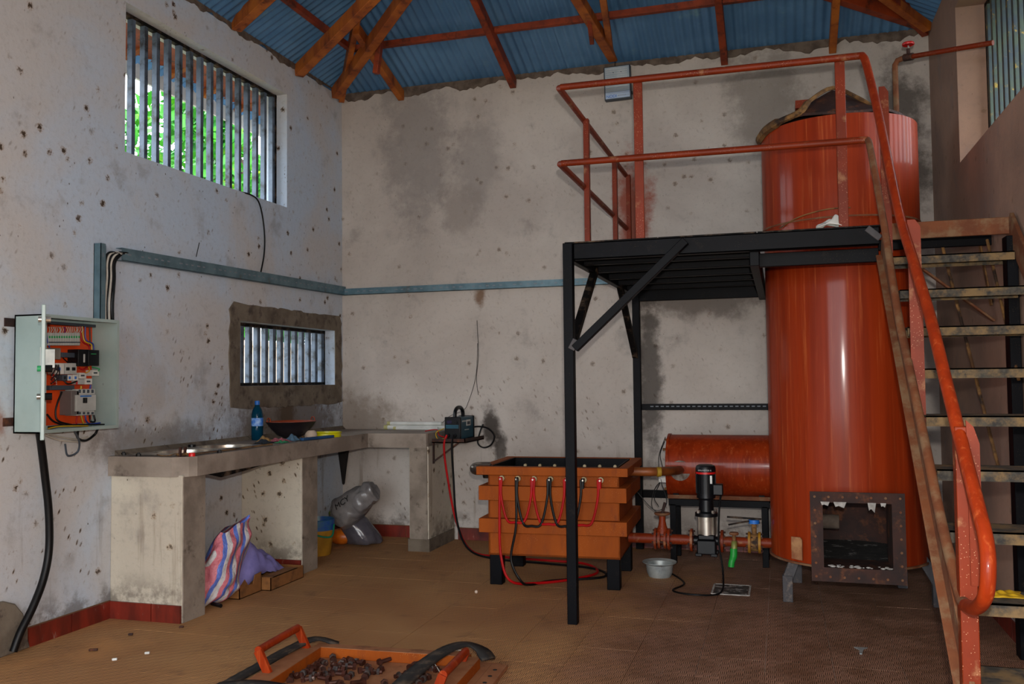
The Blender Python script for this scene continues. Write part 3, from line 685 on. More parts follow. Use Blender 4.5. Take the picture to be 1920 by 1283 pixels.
# ---------------------------------------------------------------- electrolytic cell box
ce = thing('electrolysis_cell', (2.35, -1.2, 0), 'orange ribbed steel cell box on black legs with electrode cables', 'tank')
CA = math.radians(2.2); C0 = Vector((1.845, -1.635, 0)); CM = Matrix.Translation(C0) @ Matrix.Rotation(CA, 4, 'Z')
CW, CD = 1.02, .82
def cb(name, lo, hi, m=M_OR, par=None, bevel=.004): return MB().box(lo, hi, CM).build(name, m, par or ce, bevel=bevel)
i0 = .065
g = MB()
for lo, hi in (((i0, i0, .2), (CW-i0, i0+.012, .77)), ((i0, CD-i0-.012, .2), (CW-i0, CD-i0, .77)), ((i0, i0, .2), (i0+.012, CD-i0, .77)), ((CW-i0-.012, i0, .2), (CW-i0, CD-i0, .77)), ((i0, i0, .2), (CW-i0, CD-i0, .212))): g.box(lo, hi, CM)
g.build('vessel', M_OR, ce)
def band(name, z0, z1, o, m=M_OR):
    g = MB()
    for lo, hi in (((o, o, z0), (CW-o, i0, z1)), ((o, CD-i0, z0), (CW-o, CD-o, z1)), ((o, i0, z0), (i0, CD-i0, z1)), ((CW-i0, i0, z0), (CW-o, CD-i0, z1))): g.box(lo, hi, CM)
    return g.build(name, m, ce, bevel=.003)
band('rib', .357, .45, .012); band('rib', .572, .668, .012)
top = band('rim', .742, .797, -.0)
cb('inner_lining', (i0+.013, i0+.013, .60), (CW-i0-.013, CD-i0-.013, .64), M_BLK)
g = MB()
for lo, hi in (((i0+.012, i0+.012, .63), (CW-i0-.012, i0+.02, .796)), ((i0+.012, CD-i0-.02, .63), (CW-i0-.012, CD-i0-.012, .796)), ((i0+.012, i0+.012, .63), (i0+.02, CD-i0-.012, .796)), ((CW-i0-.02, i0+.012, .63), (CW-i0-.012, CD-i0-.012, .796))): g.box(lo, hi, CM)
g.build('lining_wall', M_BLK, ce)
for u, v in ((.07, .07), (CW-.155, .07), (.07, CD-.155), (CW-.155, CD-.155)):
    lg = cb('leg', (u, v, 0), (u+.085, v+.085, .30), M_BLK)
    cb('leg_cap', (u-.003, v-.003, .28), (u+.088, v+.088, .36), M_OR, lg)
M_CER = mat('ceramic_washer', '#c9b48c', '#a8946c', .5)
terms = []
for i in range(7):
    u = .165+i*.112; z = .715
    w = CM @ Vector((u, i0, z)); terms.append(w); d = CM.to_3x3() @ Vector((0, -1, 0))
    t = MB().cyl(w, w+d*.022, .019, 16).build('terminal', M_CER, ce)
    MB().cyl(w+d*.022, w+d*.034, .012, 6).build('nut', M_STEEL, t); MB().cyl(w+d*.03, w+d*.062, .006, 8).build('stud', M_STEEL, t)
    wi = CM @ Vector((u, CD-i0-.02, .74)); MB().cyl(wi, wi-(CM.to_3x3() @ Vector((0, 1, 0)))*.02, .012, 8).build('electrode_stud', M_CER, ce)
def jumper(i, j, sag, m, off=0.0, dy=.05):
    a = terms[i]+Vector((off, -dy, -.015)); b = terms[j]+Vector((-off, -dy, -.015)); mid = (a+b)/2-Vector((0, .02, sag))
    pts = [a+Vector((0, 0, .02)), a-Vector((0, .012, .1)), a.lerp(mid, .4)-Vector((0, .012, sag*.55)), mid-Vector((0, .012, 0)), b.lerp(mid, .4)-Vector((0, .012, sag*.55)), b-Vector((0, .012, .1)), b+Vector((0, 0, .02))]
    return MB().tube(spline(pts, 6), .0085, 8).build('jumper_cable', m, ce)
jumper(0, 2, .265, M_CRED, .01); jumper(2, 4, .27, M_CRED, .012); jumper(4, 6, .27, M_CRED, .012)
jumper(1, 3, .285, M_CAB, .01, .056); jumper(3, 5, .28, M_CAB, .012, .056)
for i in range(7):
    a = terms[i]+Vector((0, -.045, .005))
    MB().cyl(a+Vector((0, 0, .008)), a-Vector((0, .004, .06)), .0125, 10, .0105).build('cable_boot', M_CRED if i % 2 == 0 else M_CAB, ce)
# bright elbow at the left end
ex = CM @ Vector((.045, .10, .768))
MB().tube(spline([ex+Vector((.03, .0, 0)), ex+Vector((-.05, 0, 0)), ex+Vector((-.085, .02, 0)), ex+Vector((-.10, .07, .0)), ex+Vector((-.085, .12, .0)), ex+Vector((-.02, .14, 0))], 5), .04, 14).build('elbow', M_CHR, ce)
MB().cyl(ex+Vector((-.02, 0, -.03)), ex+Vector((.06, 0, -.03)), .03, 12).build('drain_stub', M_BLKD, ce)
# feed leads from the welder to the first two terminals: red and black, looping over the floor
wl_c = Vector((1.2, -.47, .90))
red = [terms[0]+Vector((0, -.052, -.01)), terms[0]+Vector((0, -.07, -.25)), terms[0]+Vector((.01, -.08, -.5)), terms[0]+Vector((.08, -.1, -.66)), Vector((2.23, -1.50, .012)), Vector((2.45, -1.30, .011)), Vector((2.55, -1.06, .011)), Vector((2.40, -.80, .011)), Vector((2.1, -.75, .011)), Vector((1.75, -.7, .011)), Vector((1.45, -.62, .03)), Vector((1.30, -.56, .25)), Vector((1.22, -.54, .6)), Vector((1.19, -.535, .84)), Vector((1.205, -.51, .935))]
blk = [terms[1]+Vector((0, -.06, -.01)), terms[1]+Vector((.005, -.085, -.3)), terms[1]+Vector((-.03, -.09, -.52)), terms[1]+Vector((.04, -.1, -.66)), Vector((2.2, -1.55, .011)), Vector((2.3, -1.40, .01)), Vector((2.62, -1.2, .01)), Vector((2.5, -.95, .01)), Vector((2.1, -.85, .01)), Vector((1.7, -.78, .01)), Vector((1.44, -.66, .05)), Vector((1.31, -.57, .25)), Vector((1.275, -.55, .6)), Vector((1.262, -.545, .84)), Vector((1.262, -.51, .935))]
tag(cable('welding_cable', red, .009, M_CRED), 'red welding cable from the machine to the orange cell, looped on the floor', 'cable')
tag(cable('welding_cable', blk, .0085, M_CAB), 'black welding cable from the machine to the orange cell across the floor', 'cable')

# ---------------------------------------------------------------- horizontal drum on its black stand
DY, DZ, DR = -.42, .715, .232
dr = thing('drum', (3.4, DY, DZ-DR), 'horizontal red cylindrical drum behind the pump on a black stand', 'tank')
MB().cyl((3.0, DY, DZ), (4.15, DY, DZ), DR, 48).build('shell', M_RED, dr, ang=50)
cap = MB().lathe([(.001, 0), (DR*.5, -.008), (DR+.008, -.008), (DR+.008, .012), (DR, .012)], (2.996, DY, DZ), (1, 0, 0), 40).build('end_plate', M_RED, dr)
for a in (0.6, 1.5, 2.4, 3.4, 4.3, 5.3):
    p = Vector((2.985, DY+math.cos(a)*.19, DZ+math.sin(a)*.19)); MB().cyl(p, p-Vector((.025, 0, 0)), .01, 8).build('heater_terminal', M_TAN, cap)
ep = Vector((3.095, DY-DR*.93, DZ-.02))
fl_ = MB().cyl(ep+Vector((0, .05, 0)), ep+Vector((0, -.012, 0)), .075, 20).build('weld_collar', mat('rough_weld_collar', '#8a8078', '#5c4a3c', .8, scale=20), dr)
for pts in ([(2.97, DY-.1, .9), (2.94, DY-.14, .8), (2.96, DY-.15, .66), (2.9, DY-.2, .5), (2.93, DY-.2, .42)], [(2.97, DY-.05, .93), (2.93, DY-.15, .78), (2.95, DY-.17, .6), (2.99, DY-.2, .45), (2.90, DY-.22, .40), (2.75, DY-.2, .55)], [(2.96, DY-.1, .62), (2.90, DY-.18, .55), (2.88, DY-.2, .42), (2.95, DY-.2, .36)]):
    MB().tube(spline(pts, 6), .003, 5).build('wire', M_CAB, dr)
MB().box((2.93, DY-.17, .60), (2.985, DY-.12, .645)).build('connector_block', M_WPL, dr)
sd = thing('drum_stand', (3.35, -.4, 0), 'black welded steel stand holding the horizontal red drum', 'stand')
for x in (3.03, 3.69):
    for y in (-.56, -.26): pb('leg', (x, y, 0), (x, y, .44), .045, .045, M_BLK, (0, 1, 0), sd)
for y in (-.56, -.26): pb('top_beam', (3.0, y, .452), (3.725, y, .452), .045, .05, M_BLK, par=sd)
for x in (3.03, 3.69): pb('cross_beam', (x, -.56, .452), (x, -.26, .452), .045, .045, M_BLK, par=sd)
for x in (3.05, 3.67): MB().box((x-.02, -.55, .475), (x+.02, -.28, .515)).build('cradle', M_BLK, sd)
MB().box((2.99, -.56, .478), (3.73, -.545, .505)).build('dusty_lip', M_DUST, sd)

# ---------------------------------------------------------------- pipework between cell, pump, drum and tank
pw = thing('return_pipe', (2.95, -1.2, .74), 'brown pipe with elbow from the orange cell to the drum', 'pipe')
p0 = Vector((2.80, -1.23, .742)); MB().tube(spline([p0, p0+Vector((.16, .01, 0)), Vector((3.03, -1.14, .738)), Vector((3.075, -1.02, .73)), Vector((3.09, -.8, .71)), Vector((3.095, -.62, .697))], 5), .031, 14).build('pipe_run', mat('rusty_pipe', '#8a4a1c', '#6f3a17', .5, .1, scale=8, dirt='#a8702c', dlo=.55, dhi=.7), pw)
MB().cyl((3.0, -1.215, .741), (3.025, -1.205, .741), .034, 14).build('yellow_tape', mat('yellow_tape', '#a8841c', '#8a6a14', .6), pw)
LY, LZ = -1.2, .288
M_PIPE = bpy.data.materials['rusty_pipe']
cp = thing('suction_pipe', (3.0, LY, LZ), 'low red flanged pipe with gate valve between cell and pump', 'pipe')
MB().cyl((2.80, LY, LZ), (3.235, LY, LZ), .034, 16).build('pipe_run', M_REDW, cp)
def flange(x, r, par, m=M_REDW, t=.016):
    f = MB().cyl((x-t/2, LY, LZ), (x+t/2, LY, LZ), r, 24).build('flange', m, par)
    for k in range(6):
        a = k*PI/3+.3; q = Vector((x, LY+math.cos(a)*r*.78, LZ+math.sin(a)*r*.78)); MB().cyl(q-Vector((.022, 0, 0)), q+Vector((.022, 0, 0)), .007, 6).build('bolt', M_RUST, f)
    return f
for x in (2.985, 3.01, 3.05, 3.075): flange(x, .072 if x in (2.985, 3.075) else .066, cp)
vb = MB().lathe([(.02, .02), (.045, .03), (.04, .06), (.028, .09), (.022, .12), (.022, .16), (.001, .16)], (3.03, LY, LZ), seg=16).build('valve_body', M_REDW, cp)
MB().lathe([(.012, .15), (.05, .163), (.056, .17), (.05, .178), (.012, .175)], (3.03, LY, LZ), seg=18).build('hand_wheel', M_DUST, vb)
MB().cyl((3.03, LY, LZ+.17), (3.05, LY, LZ+.245), .010, 8).build('spindle', M_RUST, vb)
flange(3.225, .076, cp); 
pm = thing('pump', (3.325, LY, .205), 'black vertical pump with stainless sleeve and red ring on the motor', 'pump')
PX = 3.325
g = MB().box((PX-.062, LY-.07, .205), (PX+.062, LY+.07, .30)).box((PX-.055, LY-.06, .30), (PX+.055, LY+.06, .335)); base = g.build('pump_base', M_BPL, pm, bevel=.008)
for sx in (-1, 1):
    for sy in (-1, 1): MB().box((PX+sx*.05-.022, LY+sy*.06-.02, .195), (PX+sx*.05+.022, LY+sy*.06+.02, .215)).build('foot', M_BPL, base, bevel=.004)
MB().cyl((PX-.085, LY, LZ), (PX+.085, LY, LZ), .03, 14).build('port', M_BPL, base)
MB().cyl((PX, LY, .33), (PX, LY, .455), .06, 32).build('sleeve', M_STEEL, pm)
br = MB().lathe([(.001, .452), (.075, .452), (.075, .475), (.05, .485), (.045, .56), (.055, .575), (.001, .575)], (PX, LY, 0), seg=28).build('coupling_bracket', M_BPL, pm)
for a in (.5, 2.2, 3.9, 5.5): 
    q = Vector((PX+math.cos(a)*.066, LY+math.sin(a)*.066, 0)); MB().cyl(q+Vector((0, 0, .33)), q+Vector((0, 0, .49)), .006, 8).cyl(q+Vector((0, 0, .475)), q+Vector((0, 0, .495)), .012, 6).build('tie_bolt', M_STEEL, br)
mt = MB().lathe([(.001, .575), (.062, .575), (.06, .60), (.06, .735)], (PX, LY, 0), seg=32).build('motor', M_BPL, pm)
g = MB()
for k in range(24):
    a = 2*PI*k/24; c_ = Vector((PX+math.cos(a)*.062, LY+math.sin(a)*.062, 0)); g.bar(c_+Vector((0, 0, .605)), c_+Vector((0, 0, .73)), .004, .009, (math.cos(a), math.sin(a), 0))
g.build('cooling_fins', M_BPL, mt)
MB().lathe([(.066, .735), (.066, .748)], (PX, LY, 0), seg=32).build('red_ring', M_REDP, mt)
MB().lathe([(.066, .748), (.066, .775), (.06, .788), (.045, .795), (.001, .795)], (PX, LY, 0), seg=32).build('fan_cover', M_BPL, mt)
MB().box((PX+.05, LY-.075, .60), (PX+.115, LY-.005, .672)).build('terminal_box', M_BPL, mt, bevel=.006)
MB().box((PX+.033, LY-.071, .675), (PX+.047, LY-.060, .728)).build('rating_label', M_WPL, mt)
text('lettering', 'GRUNDFOS X', .014, M_LGR, mt, (PX-.045, LY-.068, .757), (1, 0, 0), (0, 0, 1))
cable('power_cable', [(PX+.1, LY-.05, .60), (PX+.09, LY-.09, .5), (PX+.085, LY-.11, .3), (PX+.11, LY-.15, .12), (PX+.10, LY-.28, .012), (PX-.05, LY-.36, .009), (PX-.2, LY-.28, .009), (PX-.15, LY-.05, .009), (PX-.3, LY+.3, .009)], .006, M_CAB, pm)
dp = thing('delivery_pipe', (3.6, LY, LZ), 'low red pipe with drain tap and lever valve between pump and tank', 'pipe')
MB().cyl((3.41, LY, LZ), (3.80, LY, LZ), .033, 16).build('pipe_run', M_REDW, dp)
flange(3.425, .074, dp)
for x in (3.60, 3.665): flange(x, .07, dp, mat('ochre_flange', '#a87818', '#8a5a10', .6, scale=10))
bv = MB().cyl((3.61, LY, LZ), (3.655, LY, LZ), .058, 20).cyl((3.632, LY, LZ), (3.632, LY, LZ+.13), .016, 10).build('lever_valve', M_TAN, dp)
MB().cyl((3.632, LY, LZ+.125), (3.632, LY, LZ+.15), .035, 14).build('notch_plate', M_BLUP, bv)
MB().bar((3.68, LY-.01, LZ+.155), (3.46, LY-.02, LZ+.165), .022, .01).build('lever', M_BLKD, bv); MB().bar((3.60, LY-.02, LZ+.142), (3.47, LY-.05, LZ+.118), .018, .008).build('latch', M_BLKD, bv)
tp = MB().tube(spline([(3.505, LY-.02, LZ), (3.505, LY-.06, LZ+.0), (3.505, LY-.075, LZ-.03), (3.50, LY-.075, LZ-.06)], 4), .02, 12).build('drain_tap', mat('green_brass', '#6f8a4a', '#8a7a3a', .5, .3, scale=14), dp)
MB().cyl((3.505, LY-.06, LZ), (3.505, LY-.06, LZ+.06), .012, 10).build('tap_stem', M_TAN, tp)
MB().lathe([(.01, .055), (.028, .055), (.032, .063), (.028, .072), (.01, .07)], (3.505, LY-.06, LZ), seg=14).build('tap_wheel', M_DUST, tp)
MB().tube(spline([(3.502, LY-.075, LZ-.03), (3.50, LY-.076, LZ-.08), (3.487, LY-.078, LZ-.12), (3.484, LY-.078, LZ-.15)], 4), [.024]*6+[.021]*7, 12).build('hose_stub', mat('green_hose', '#1f9a3a', '#188a30', .4), tp)

# ---------------------------------------------------------------- bowl and drain on the floor
g = MB().lathe([(.001, .0), (.075, .0), (.088, .03), (.095, .085), (.118, .098), (.118, .103), (.09, .09), (.083, .035), (.07, .006), (.001, .006)], (2.985, -1.04, 0), seg=32)
tag(g.build('basin', M_ALU, loc=(2.985, -1.04, 0)), 'battered aluminium basin on the floor beside the orange cell', 'basin')
g = MB(); x0, x1, y0, y1 = 3.37, 3.60, -1.47, -1.19
for a, b in (((x0, y0), (x1, y0)), ((x1, y0), (x1, y1)), ((x1, y1), (x0, y1)), ((x0, y1), (x0, y0))): g.bar((a[0], a[1], .002), (b[0], b[1], .002), .012, .005)
dn = thing('floor_drain', (3.485, -1.33, 0), 'square floor drain cover edged with white scale near the tank leg', 'drain')
g.build('frame', M_SCALE, dn); MB().box((x0+.01, y0+.01, 0), (x1-.01, y1-.01, .003)).build('cover', mat('scaled_cover', '#4a403a', '#2f2a27', .8, scale=18, dirt='#a8a29c', dlo=.5, dhi=.62, dscale=20), dn)
MB().box((x0+.02, y0+.13, .003), (x1-.02, y0+.135, .004)).build('slot', M_INKK, dn)
# slotted black channel fixed on the back wall
ch = thing('wall_channel', (3.2, -.02, 1.145), 'black slotted steel channel running along the back wall behind the drum', 'channel')
MB().bar((2.73, -.02, 1.145), (3.76, -.02, 1.145), .04, .05).build('channel', M_BLK, ch)
for i in range(22): MB().bar((2.80+i*.042, -.041, 1.15), (2.825+i*.042, -.041, 1.15), .002, .008).build('slot', M_INKG, ch)
ch = thing('wall_channel', (3.2, -.02, .44), 'black steel channel low on the back wall beside the platform post', 'channel')
MB().bar((2.73, -.02, .44), (3.02, -.02, .44), .04, .06).build('channel', M_BLK, ch)
# ---------------------------------------------------------------- concrete counter on plastered piers
CZ0, CZ1 = .835, .95
ct = thing('counter', (.3, -1.5, 0), 'L-shaped rough cement counter on plastered piers along the left and back walls', 'counter')
HX0, HX1, HY0, HY1 = .07, .475, -2.855, -1.985       # cut-out for the sink
g = MB()
for poly in ([(0, -2.955), (.44, -2.95), (.52, -2.90), (.545, HY0), (0, HY0)], [(0, HY0), (HX0, HY0), (HX0, HY1), (0, HY1)], [(HX1, HY0), (.545, HY0), (.548, -2.4), (.545, HY1), (HX1, HY1)],
             [(0, HY1), (.545, HY1), (.542, -1.6), (.547, -1.1), (.55, -.615), (0, -.615)], [(0, -.615), (.55, -.615), (.80, -.618), (1.06, -.60), (1.065, -.58), (1.065, 0), (0, 0)]):
    g.prism([(x, y, CZ0) for x, y in poly], (0, 0, CZ1-CZ0))
g.build('worktop', M_SLAB, ct, smooth=False)
def pier(x1, y0, y1, x0=0, bb=None):
    o = MB().box((x0, y0, 0), (x1, y1, CZ0+.01)).build('pier', M_PIER, ct, bevel=.006, smooth=False)
    # rough unpainted cement on the end face
    MB().box((x1-.01, y0+.004, 0), (x1+.006, y1-.004, CZ0)).build('rough_end', M_CEML, o, smooth=False)
    if bb:
        s = bb[0]
        while s < bb[1]-.02:
            e = min(s+.3, bb[1]); MB().box((s+.003, y0-.014, 0), (e-.003, y0, .1)).build('tile', M_BASE, o, smooth=False); s = e
    return o
pier(.50, -2.93, -2.72, 0, (.0, .5)); pier(.50, -1.59, -1.37, 0, (.0, .5))
o = MB().box((.905, -.59, 0), (1.075, 0, CZ0+.01)).build('pier', M_PIER, ct, bevel=.006, smooth=False)
MB().box((.915, -.60, 0), (1.065, -.588, CZ0)).build('rough_end', M_CEML, o, smooth=False)
MB().box((.90, -.605, 0), (1.085, -.03, .1)).build('plinth', M_CEM, o, smooth=False)
# cement bead where counter meets wall
MB().prism([(0, -2.9, CZ1), (.03, -2.9, CZ1), (0, -2.9, CZ1+.03)], (0, 2.9, 0)).build('cement_bead', M_CEM, ct)
# drooping form liner below the front edge
MB().prism([(.53, -2.75, CZ0+.002), (.53, -2.1, CZ0+.002), (.53, -2.35, CZ0-.02), (.53, -2.6, CZ0-.035)], (-.01, 0, 0)).build('form_scrap', M_BLKD, ct)
# ---------------------------------------------------------------- double bowl steel sink
sk = thing('sink', (.29, -2.42, CZ1), 'stainless steel double bowl sink set in the cement counter', 'sink')
def bowl(cx, cy, a, b, y0, y1):
    n = 40; z = CZ1; g = MB(); rows = []
    def rect(k):
        c_, s_ = math.cos(2*PI*k/n), math.sin(2*PI*k/n); hx0, hx1 = cx-.05, .5-cx; x_ = (hx1 if c_ > 0 else hx0)/max(abs(c_), 1e-6); y_ = ((y1-cy) if s_ > 0 else (cy-y0))/max(abs(s_), 1e-6); q = min(x_, y_)
        return Vector((cx+c_*q, cy+s_*q, z+.004))
    rows.append([rect(k) for k in range(n+1)])
    for sc_, dz in ((1.06, .006), (1.02, .010), (.98, .004), (.95, -.06), (.85, -.085), (.4, -.092), (.05, -.094)):
        rows.append([Vector((cx+math.cos(2*PI*k/n)*a*sc_, cy+math.sin(2*PI*k/n)*b*sc_, z+dz)) for k in range(n+1)])
    return g.sheet(rows)
bowl(.275, -2.62, .17, .19, -2.87, -2.41).build('bowl', M_STEEL, sk); bowl(.275, -2.2, .17, .19, -2.41, -1.97).build('bowl', M_STEEL, sk)
MB().bar((.47, -2.84, CZ1+.005), (.475, -1.95, CZ1+.005), .02, .01).build('front_bead', M_TAN, sk)
MB().cyl((.06, -2.25, CZ1), (.06, -2.25, CZ1+.02), .025, 12).build('tap_plug', M_BPL, sk)

# ---------------------------------------------------------------- things on the counter
def on(px, py, z=CZ1): return at(px, py, z=z)
bt = thing('water_bottle', (.075, -1.5, CZ1), 'blue plastic water bottle with light blue label by the wall', 'bottle')
b0 = Vector((.075, -1.5, CZ1))
M_BOT = mat('blue_bottle_plastic', '#0d5a78', '#0a4a66', .12, **{'Transmission Weight': .55, 'IOR': 1.2})
MB().lathe([(.001, 0), (.038, 0), (.043, .012), (.043, .10), (.040, .125), (.043, .15), (.043, .19), (.034, .225), (.02, .25), (.015, .265), (.015, .27)], b0, seg=28).build('body', M_BOT, bt)
MB().lathe([(.0435, .105), (.0435, .165)], b0, seg=28).build('label', mat('bottle_label', '#9cc0e8', '#1f6fd0', .5, scale=30), bt)
MB().lathe([(.018, .262), (.019, .285), (.017, .292), (.001, .292)], b0, seg=18).build('cap', M_BLUP, bt)
pn = thing('wok', (.26, -1.33, CZ1), 'large dark wok with rusty brown inside and loop handles', 'pan'); pc = Vector((.26, -1.33, CZ1))
M_PAN = mat('sooty_pan', '#130d14', '#1d1416', .6, scale=8); M_PANI = mat('rusty_pan_inside', '#9a3d12', '#7a2c0c', .6, scale=6)
prof = [(.001, .004), (.05, .006), (.1, .03), (.145, .075), (.185, .128), (.19, .13)]
MB().lathe(prof, pc, seg=40).build('outer_shell', M_PAN, pn); MB().lathe([(r*.975, h+.006) for r, h in prof[:-1]]+[(.19, .131)], pc, seg=40).build('inner_face', M_PANI, pn)
for s_, ax in ((1, (.10, .15)), (-1, (-.1, -.15))):
    c_ = pc+Vector((ax[0], ax[1], .13)); d_ = Vector((-ax[1], ax[0], 0)).normalized()
    MB().tube(spline([c_-d_*.03, c_-d_*.025+Vector((0, 0, .022)), c_+Vector((0, 0, .032)), c_+d_*.025+Vector((0, 0, .022)), c_+d_*.03], 5), .004, 8).build('handle', M_PANI, pn)
lc = Vector((.42, -1.08, CZ1)); ld = thing('yellow_lid', lc, 'shallow bright yellow plastic lid with white inside on the counter', 'tub')  # yellow plastic lid lying on the counter, white inside
MB().lathe([(.08, 0), (.115, 0), (.115, .028), (.122, .034), (.118, .038), (.105, .036), (.104, .02)], lc, seg=36).build('rim', M_YELP, ld); MB().lathe([(.001, .022), (.105, .022)], lc, seg=36).build('inside', M_WPL, ld)
mc = Vector((.40, -1.28, CZ1)); mg = thing('cream_cup', mc, 'upturned cream cup with handle beside the yellow lid', 'cup')
MB().lathe([(.046, 0), (.046, .03), (.04, .05), (.026, .062), (.001, .064)], mc, seg=24).build('cup_body', M_BIRD, mg)
MB().tube(spline([mc+Vector((-.04, -.015, .045)), mc+Vector((-.062, -.02, .035)), mc+Vector((-.064, -.02, .018)), mc+Vector((-.044, -.015, .008))], 4), .006, 8).build('handle', M_TAN, mg)
def crumple(name, c, sx, sy, h, m, label, cat, seed, parent=None, group=None, nx=12):
    rr = random.Random(seed); c = Vector(c); grid = []
    ph = [rr.uniform(0, 6) for _ in range(6)]
    for i in range(nx+1):
        row = []
        for j in range(nx+1):
            u = i/nx*2-1; v = j/nx*2-1; q = max(0, 1-(u*u+v*v)*.62)
            zz = h*q*(.65+.35*math.sin(3.1*u+ph[0])*math.cos(2.7*v+ph[1]))+.012*math.sin(7*u+ph[2])*math.cos(6*v+ph[3])*q+rr.uniform(-.002, .002)
            k = 1+.12*math.sin(5*math.atan2(v, u)+ph[4])
            row.append(c+Vector((u*sx*k, v*sy*k, max(.004, zz))))
        grid.append(row)
    o = MB().sheet(grid).build(name, m, parent, loc=None if parent else c, ang=180, solid=.004, sub=1)
    if label: tag(o, label, cat, group)
    return o
crumple('rag', (.40, -1.72, CZ1), .055, .06, .045, mat('pink_rag', '#b0606a', '#8c4650', .9, scale=30), 'small pink rag in front of the wok', 'rag', 3)
crumple('rag', (.42, -1.58, CZ1), .05, .05, .05, mat('blue_grey_rag', '#4f6f86', '#3c5668', .9, scale=30), 'blue grey rag beside the blue strip on the counter', 'rag', 4)
crumple('rag', (.34, -1.84, CZ1), .05, .06, .035, mat('dark_rag', '#1f2a38', '#182028', .9, scale=30), 'dark navy rag near the bottle', 'rag', 5)
crumple('rag', (.45, -1.77, CZ1), .035, .045, .02, mat('green_rag', '#2c8a5c', '#1f6f48', .9, scale=30), 'little green rag below the pink one', 'rag', 6)
crumple('rag', (.28, -1.72, CZ1), .05, .05, .05, mat('tan_rag', '#a08050', '#7f6238', .9, scale=30), 'tan rag behind the pink one', 'rag', 7)
tag(MB().bar((.475, -1.55, CZ1+.012), (.53, -1.18, CZ1+.012), .03, .02).build('plastic_strip', mat('dark_blue_plastic', '#17497a', '#123c66', .5), bevel=.003, loc=(.5, -1.36, CZ1)), 'dark blue plastic strip lying on the counter edge', 'strip')
cc = Vector((.515, -2.865, CZ1)); cpo = thing('bottle_cap', cc, 'bright red plastic bottle cap on the counter corner', 'cap')
MB().lathe([(.001, .002), (.017, .002), (.017, .0), (.019, 0), (.019, .018), (.017, .021), (.001, .021)], cc, seg=24).build('cap_shell', M_REDP, cpo)
cl = thing('battery_clamp', (.47, -2.88, CZ1), 'small rusty battery clamp with a bit of wire next to the red cap', 'clamp')
for dy in (0, .045): MB().bar((.465, -2.91+dy, CZ1), (.47, -2.91+dy, CZ1+.055), .012, .014, (0, 1, 0)).build('jaw', M_RUST, cl)
MB().cyl((.455, -2.925, CZ1+.012), (.475, -2.86, CZ1+.012), .009, 8).build('hinge_pin', M_TAN, cl)
MB().tube(spline([(.45, -2.92, CZ1+.02), (.40, -2.93, CZ1+.008), (.35, -2.92, CZ1+.006), (.30, -2.9, CZ1+.01)], 5), .003, 6).build('wire', M_TAN, cl)
for (x, y), lb in (((.17, -2.9), 'dark plastic nut on the counter left of the sink'), ((.03, -2.86), 'black nut at the back corner of the counter by the wall'), ((.53, -2.62), 'small dark nut in front of the sink')):
    tag(MB().cyl((x, y, CZ1), (x, y, CZ1+.014), .014, 6).tube([(x, y, CZ1+.013), (x, y, CZ1+.02)], .008, 8).build('plastic_nut', M_BPL, loc=(x, y, CZ1)), lb, 'nut')
# white plastic conduit offcuts at the back
for i, (a, b, r, lb) in enumerate((((.44, -.05, CZ1+.02), (1.03, -.08, CZ1+.02), .02, 'longest white plastic tube at the back of the counter'), ((.55, -.10, CZ1+.014), (.98, -.13, CZ1+.014), .014, 'front white plastic tube on the counter by the welder'), ((.47, -.055, CZ1+.055), (.99, -.07, CZ1+.055), .016, 'upper white plastic tube resting on the two others'))):
    o = thing('plastic_tube', a, lb, 'tube'); a, b = Vector(a), Vector(b)
    MB().tube([a, b], r, 14, cap=False).build('tube_wall', M_WPL, o); MB().tube([a, a.lerp(b, .06)], r*1.08, 14).build('end_sleeve', mat('yellowed_plastic', '#b8b27c', '#a8a26c', .6), o)

# ---------------------------------------------------------------- welding machine on a wall shelf
sh = thing('steel_shelf', (1.2, -.3, .88), 'small rusty steel shelf bracket carrying the welding machine', 'shelf')
g = MB().box((1.082, -.53, .872), (1.37, -.05, .880)).box((1.082, -.53, .872), (1.37, -.522, .905)).box((1.362, -.53, .872), (1.37, -.05, .905)); g.build('tray', M_RUST, sh)
MB().bar((1.085, -.5, .70), (1.085, -.5, .9), .008, .03, (0, 1, 0)).build('bracket', M_RUST, sh); MB().bar((1.09, -.5, .72), (1.3, -.5, .87), .012, .02, (0, 1, 0)).build('strut', M_RUST, sh)
wm = thing('welding_machine', (1.235, -.3, .88), 'teal inverter welding machine with black handle on the shelf', 'machine')
WX0, WX1, WY0, WY1, WZ0, WZ1 = 1.17, 1.30, -.46, -.10, .885, 1.075
MB().box((WX0, WY0+.02, WZ0+.01), (WX1, WY1-.02, WZ1)).build('casing', M_TEAL, wm, bevel=.008)
fp = MB().box((WX0-.004, WY0, WZ0), (WX1+.004, WY0+.03, WZ1+.004)).build('front_panel', M_BPL, wm, bevel=.006)
MB().box((WX0-.004, WY1-.03, WZ0), (WX1+.004, WY1, WZ1+.004)).build('rear_panel', M_BPL, wm, bevel=.006)
MB().box((WX0+.008, WY0-.003, WZ0+.1), (WX1-.01, WY0, WZ0+.13)).build('control_strip', M_TEAL, fp)
MB().cyl((WX1-.03, WY0, WZ1-.04), (WX1-.03, WY0-.015, WZ1-.04), .012, 14).build('knob', M_BPL, fp)
MB().box((WX0+.02, WY0-.003, WZ1-.05), (WX0+.06, WY0, WZ1-.025)).build('display', mat('dark_display', '#2a2440', '#2a2440', .2), fp)
for x in (WX0+.035, WX1-.038): MB().cyl((x, WY0, WZ0+.045), (x, WY0-.035, WZ0+.045), .013, 14).build('socket', M_BPL, fp)
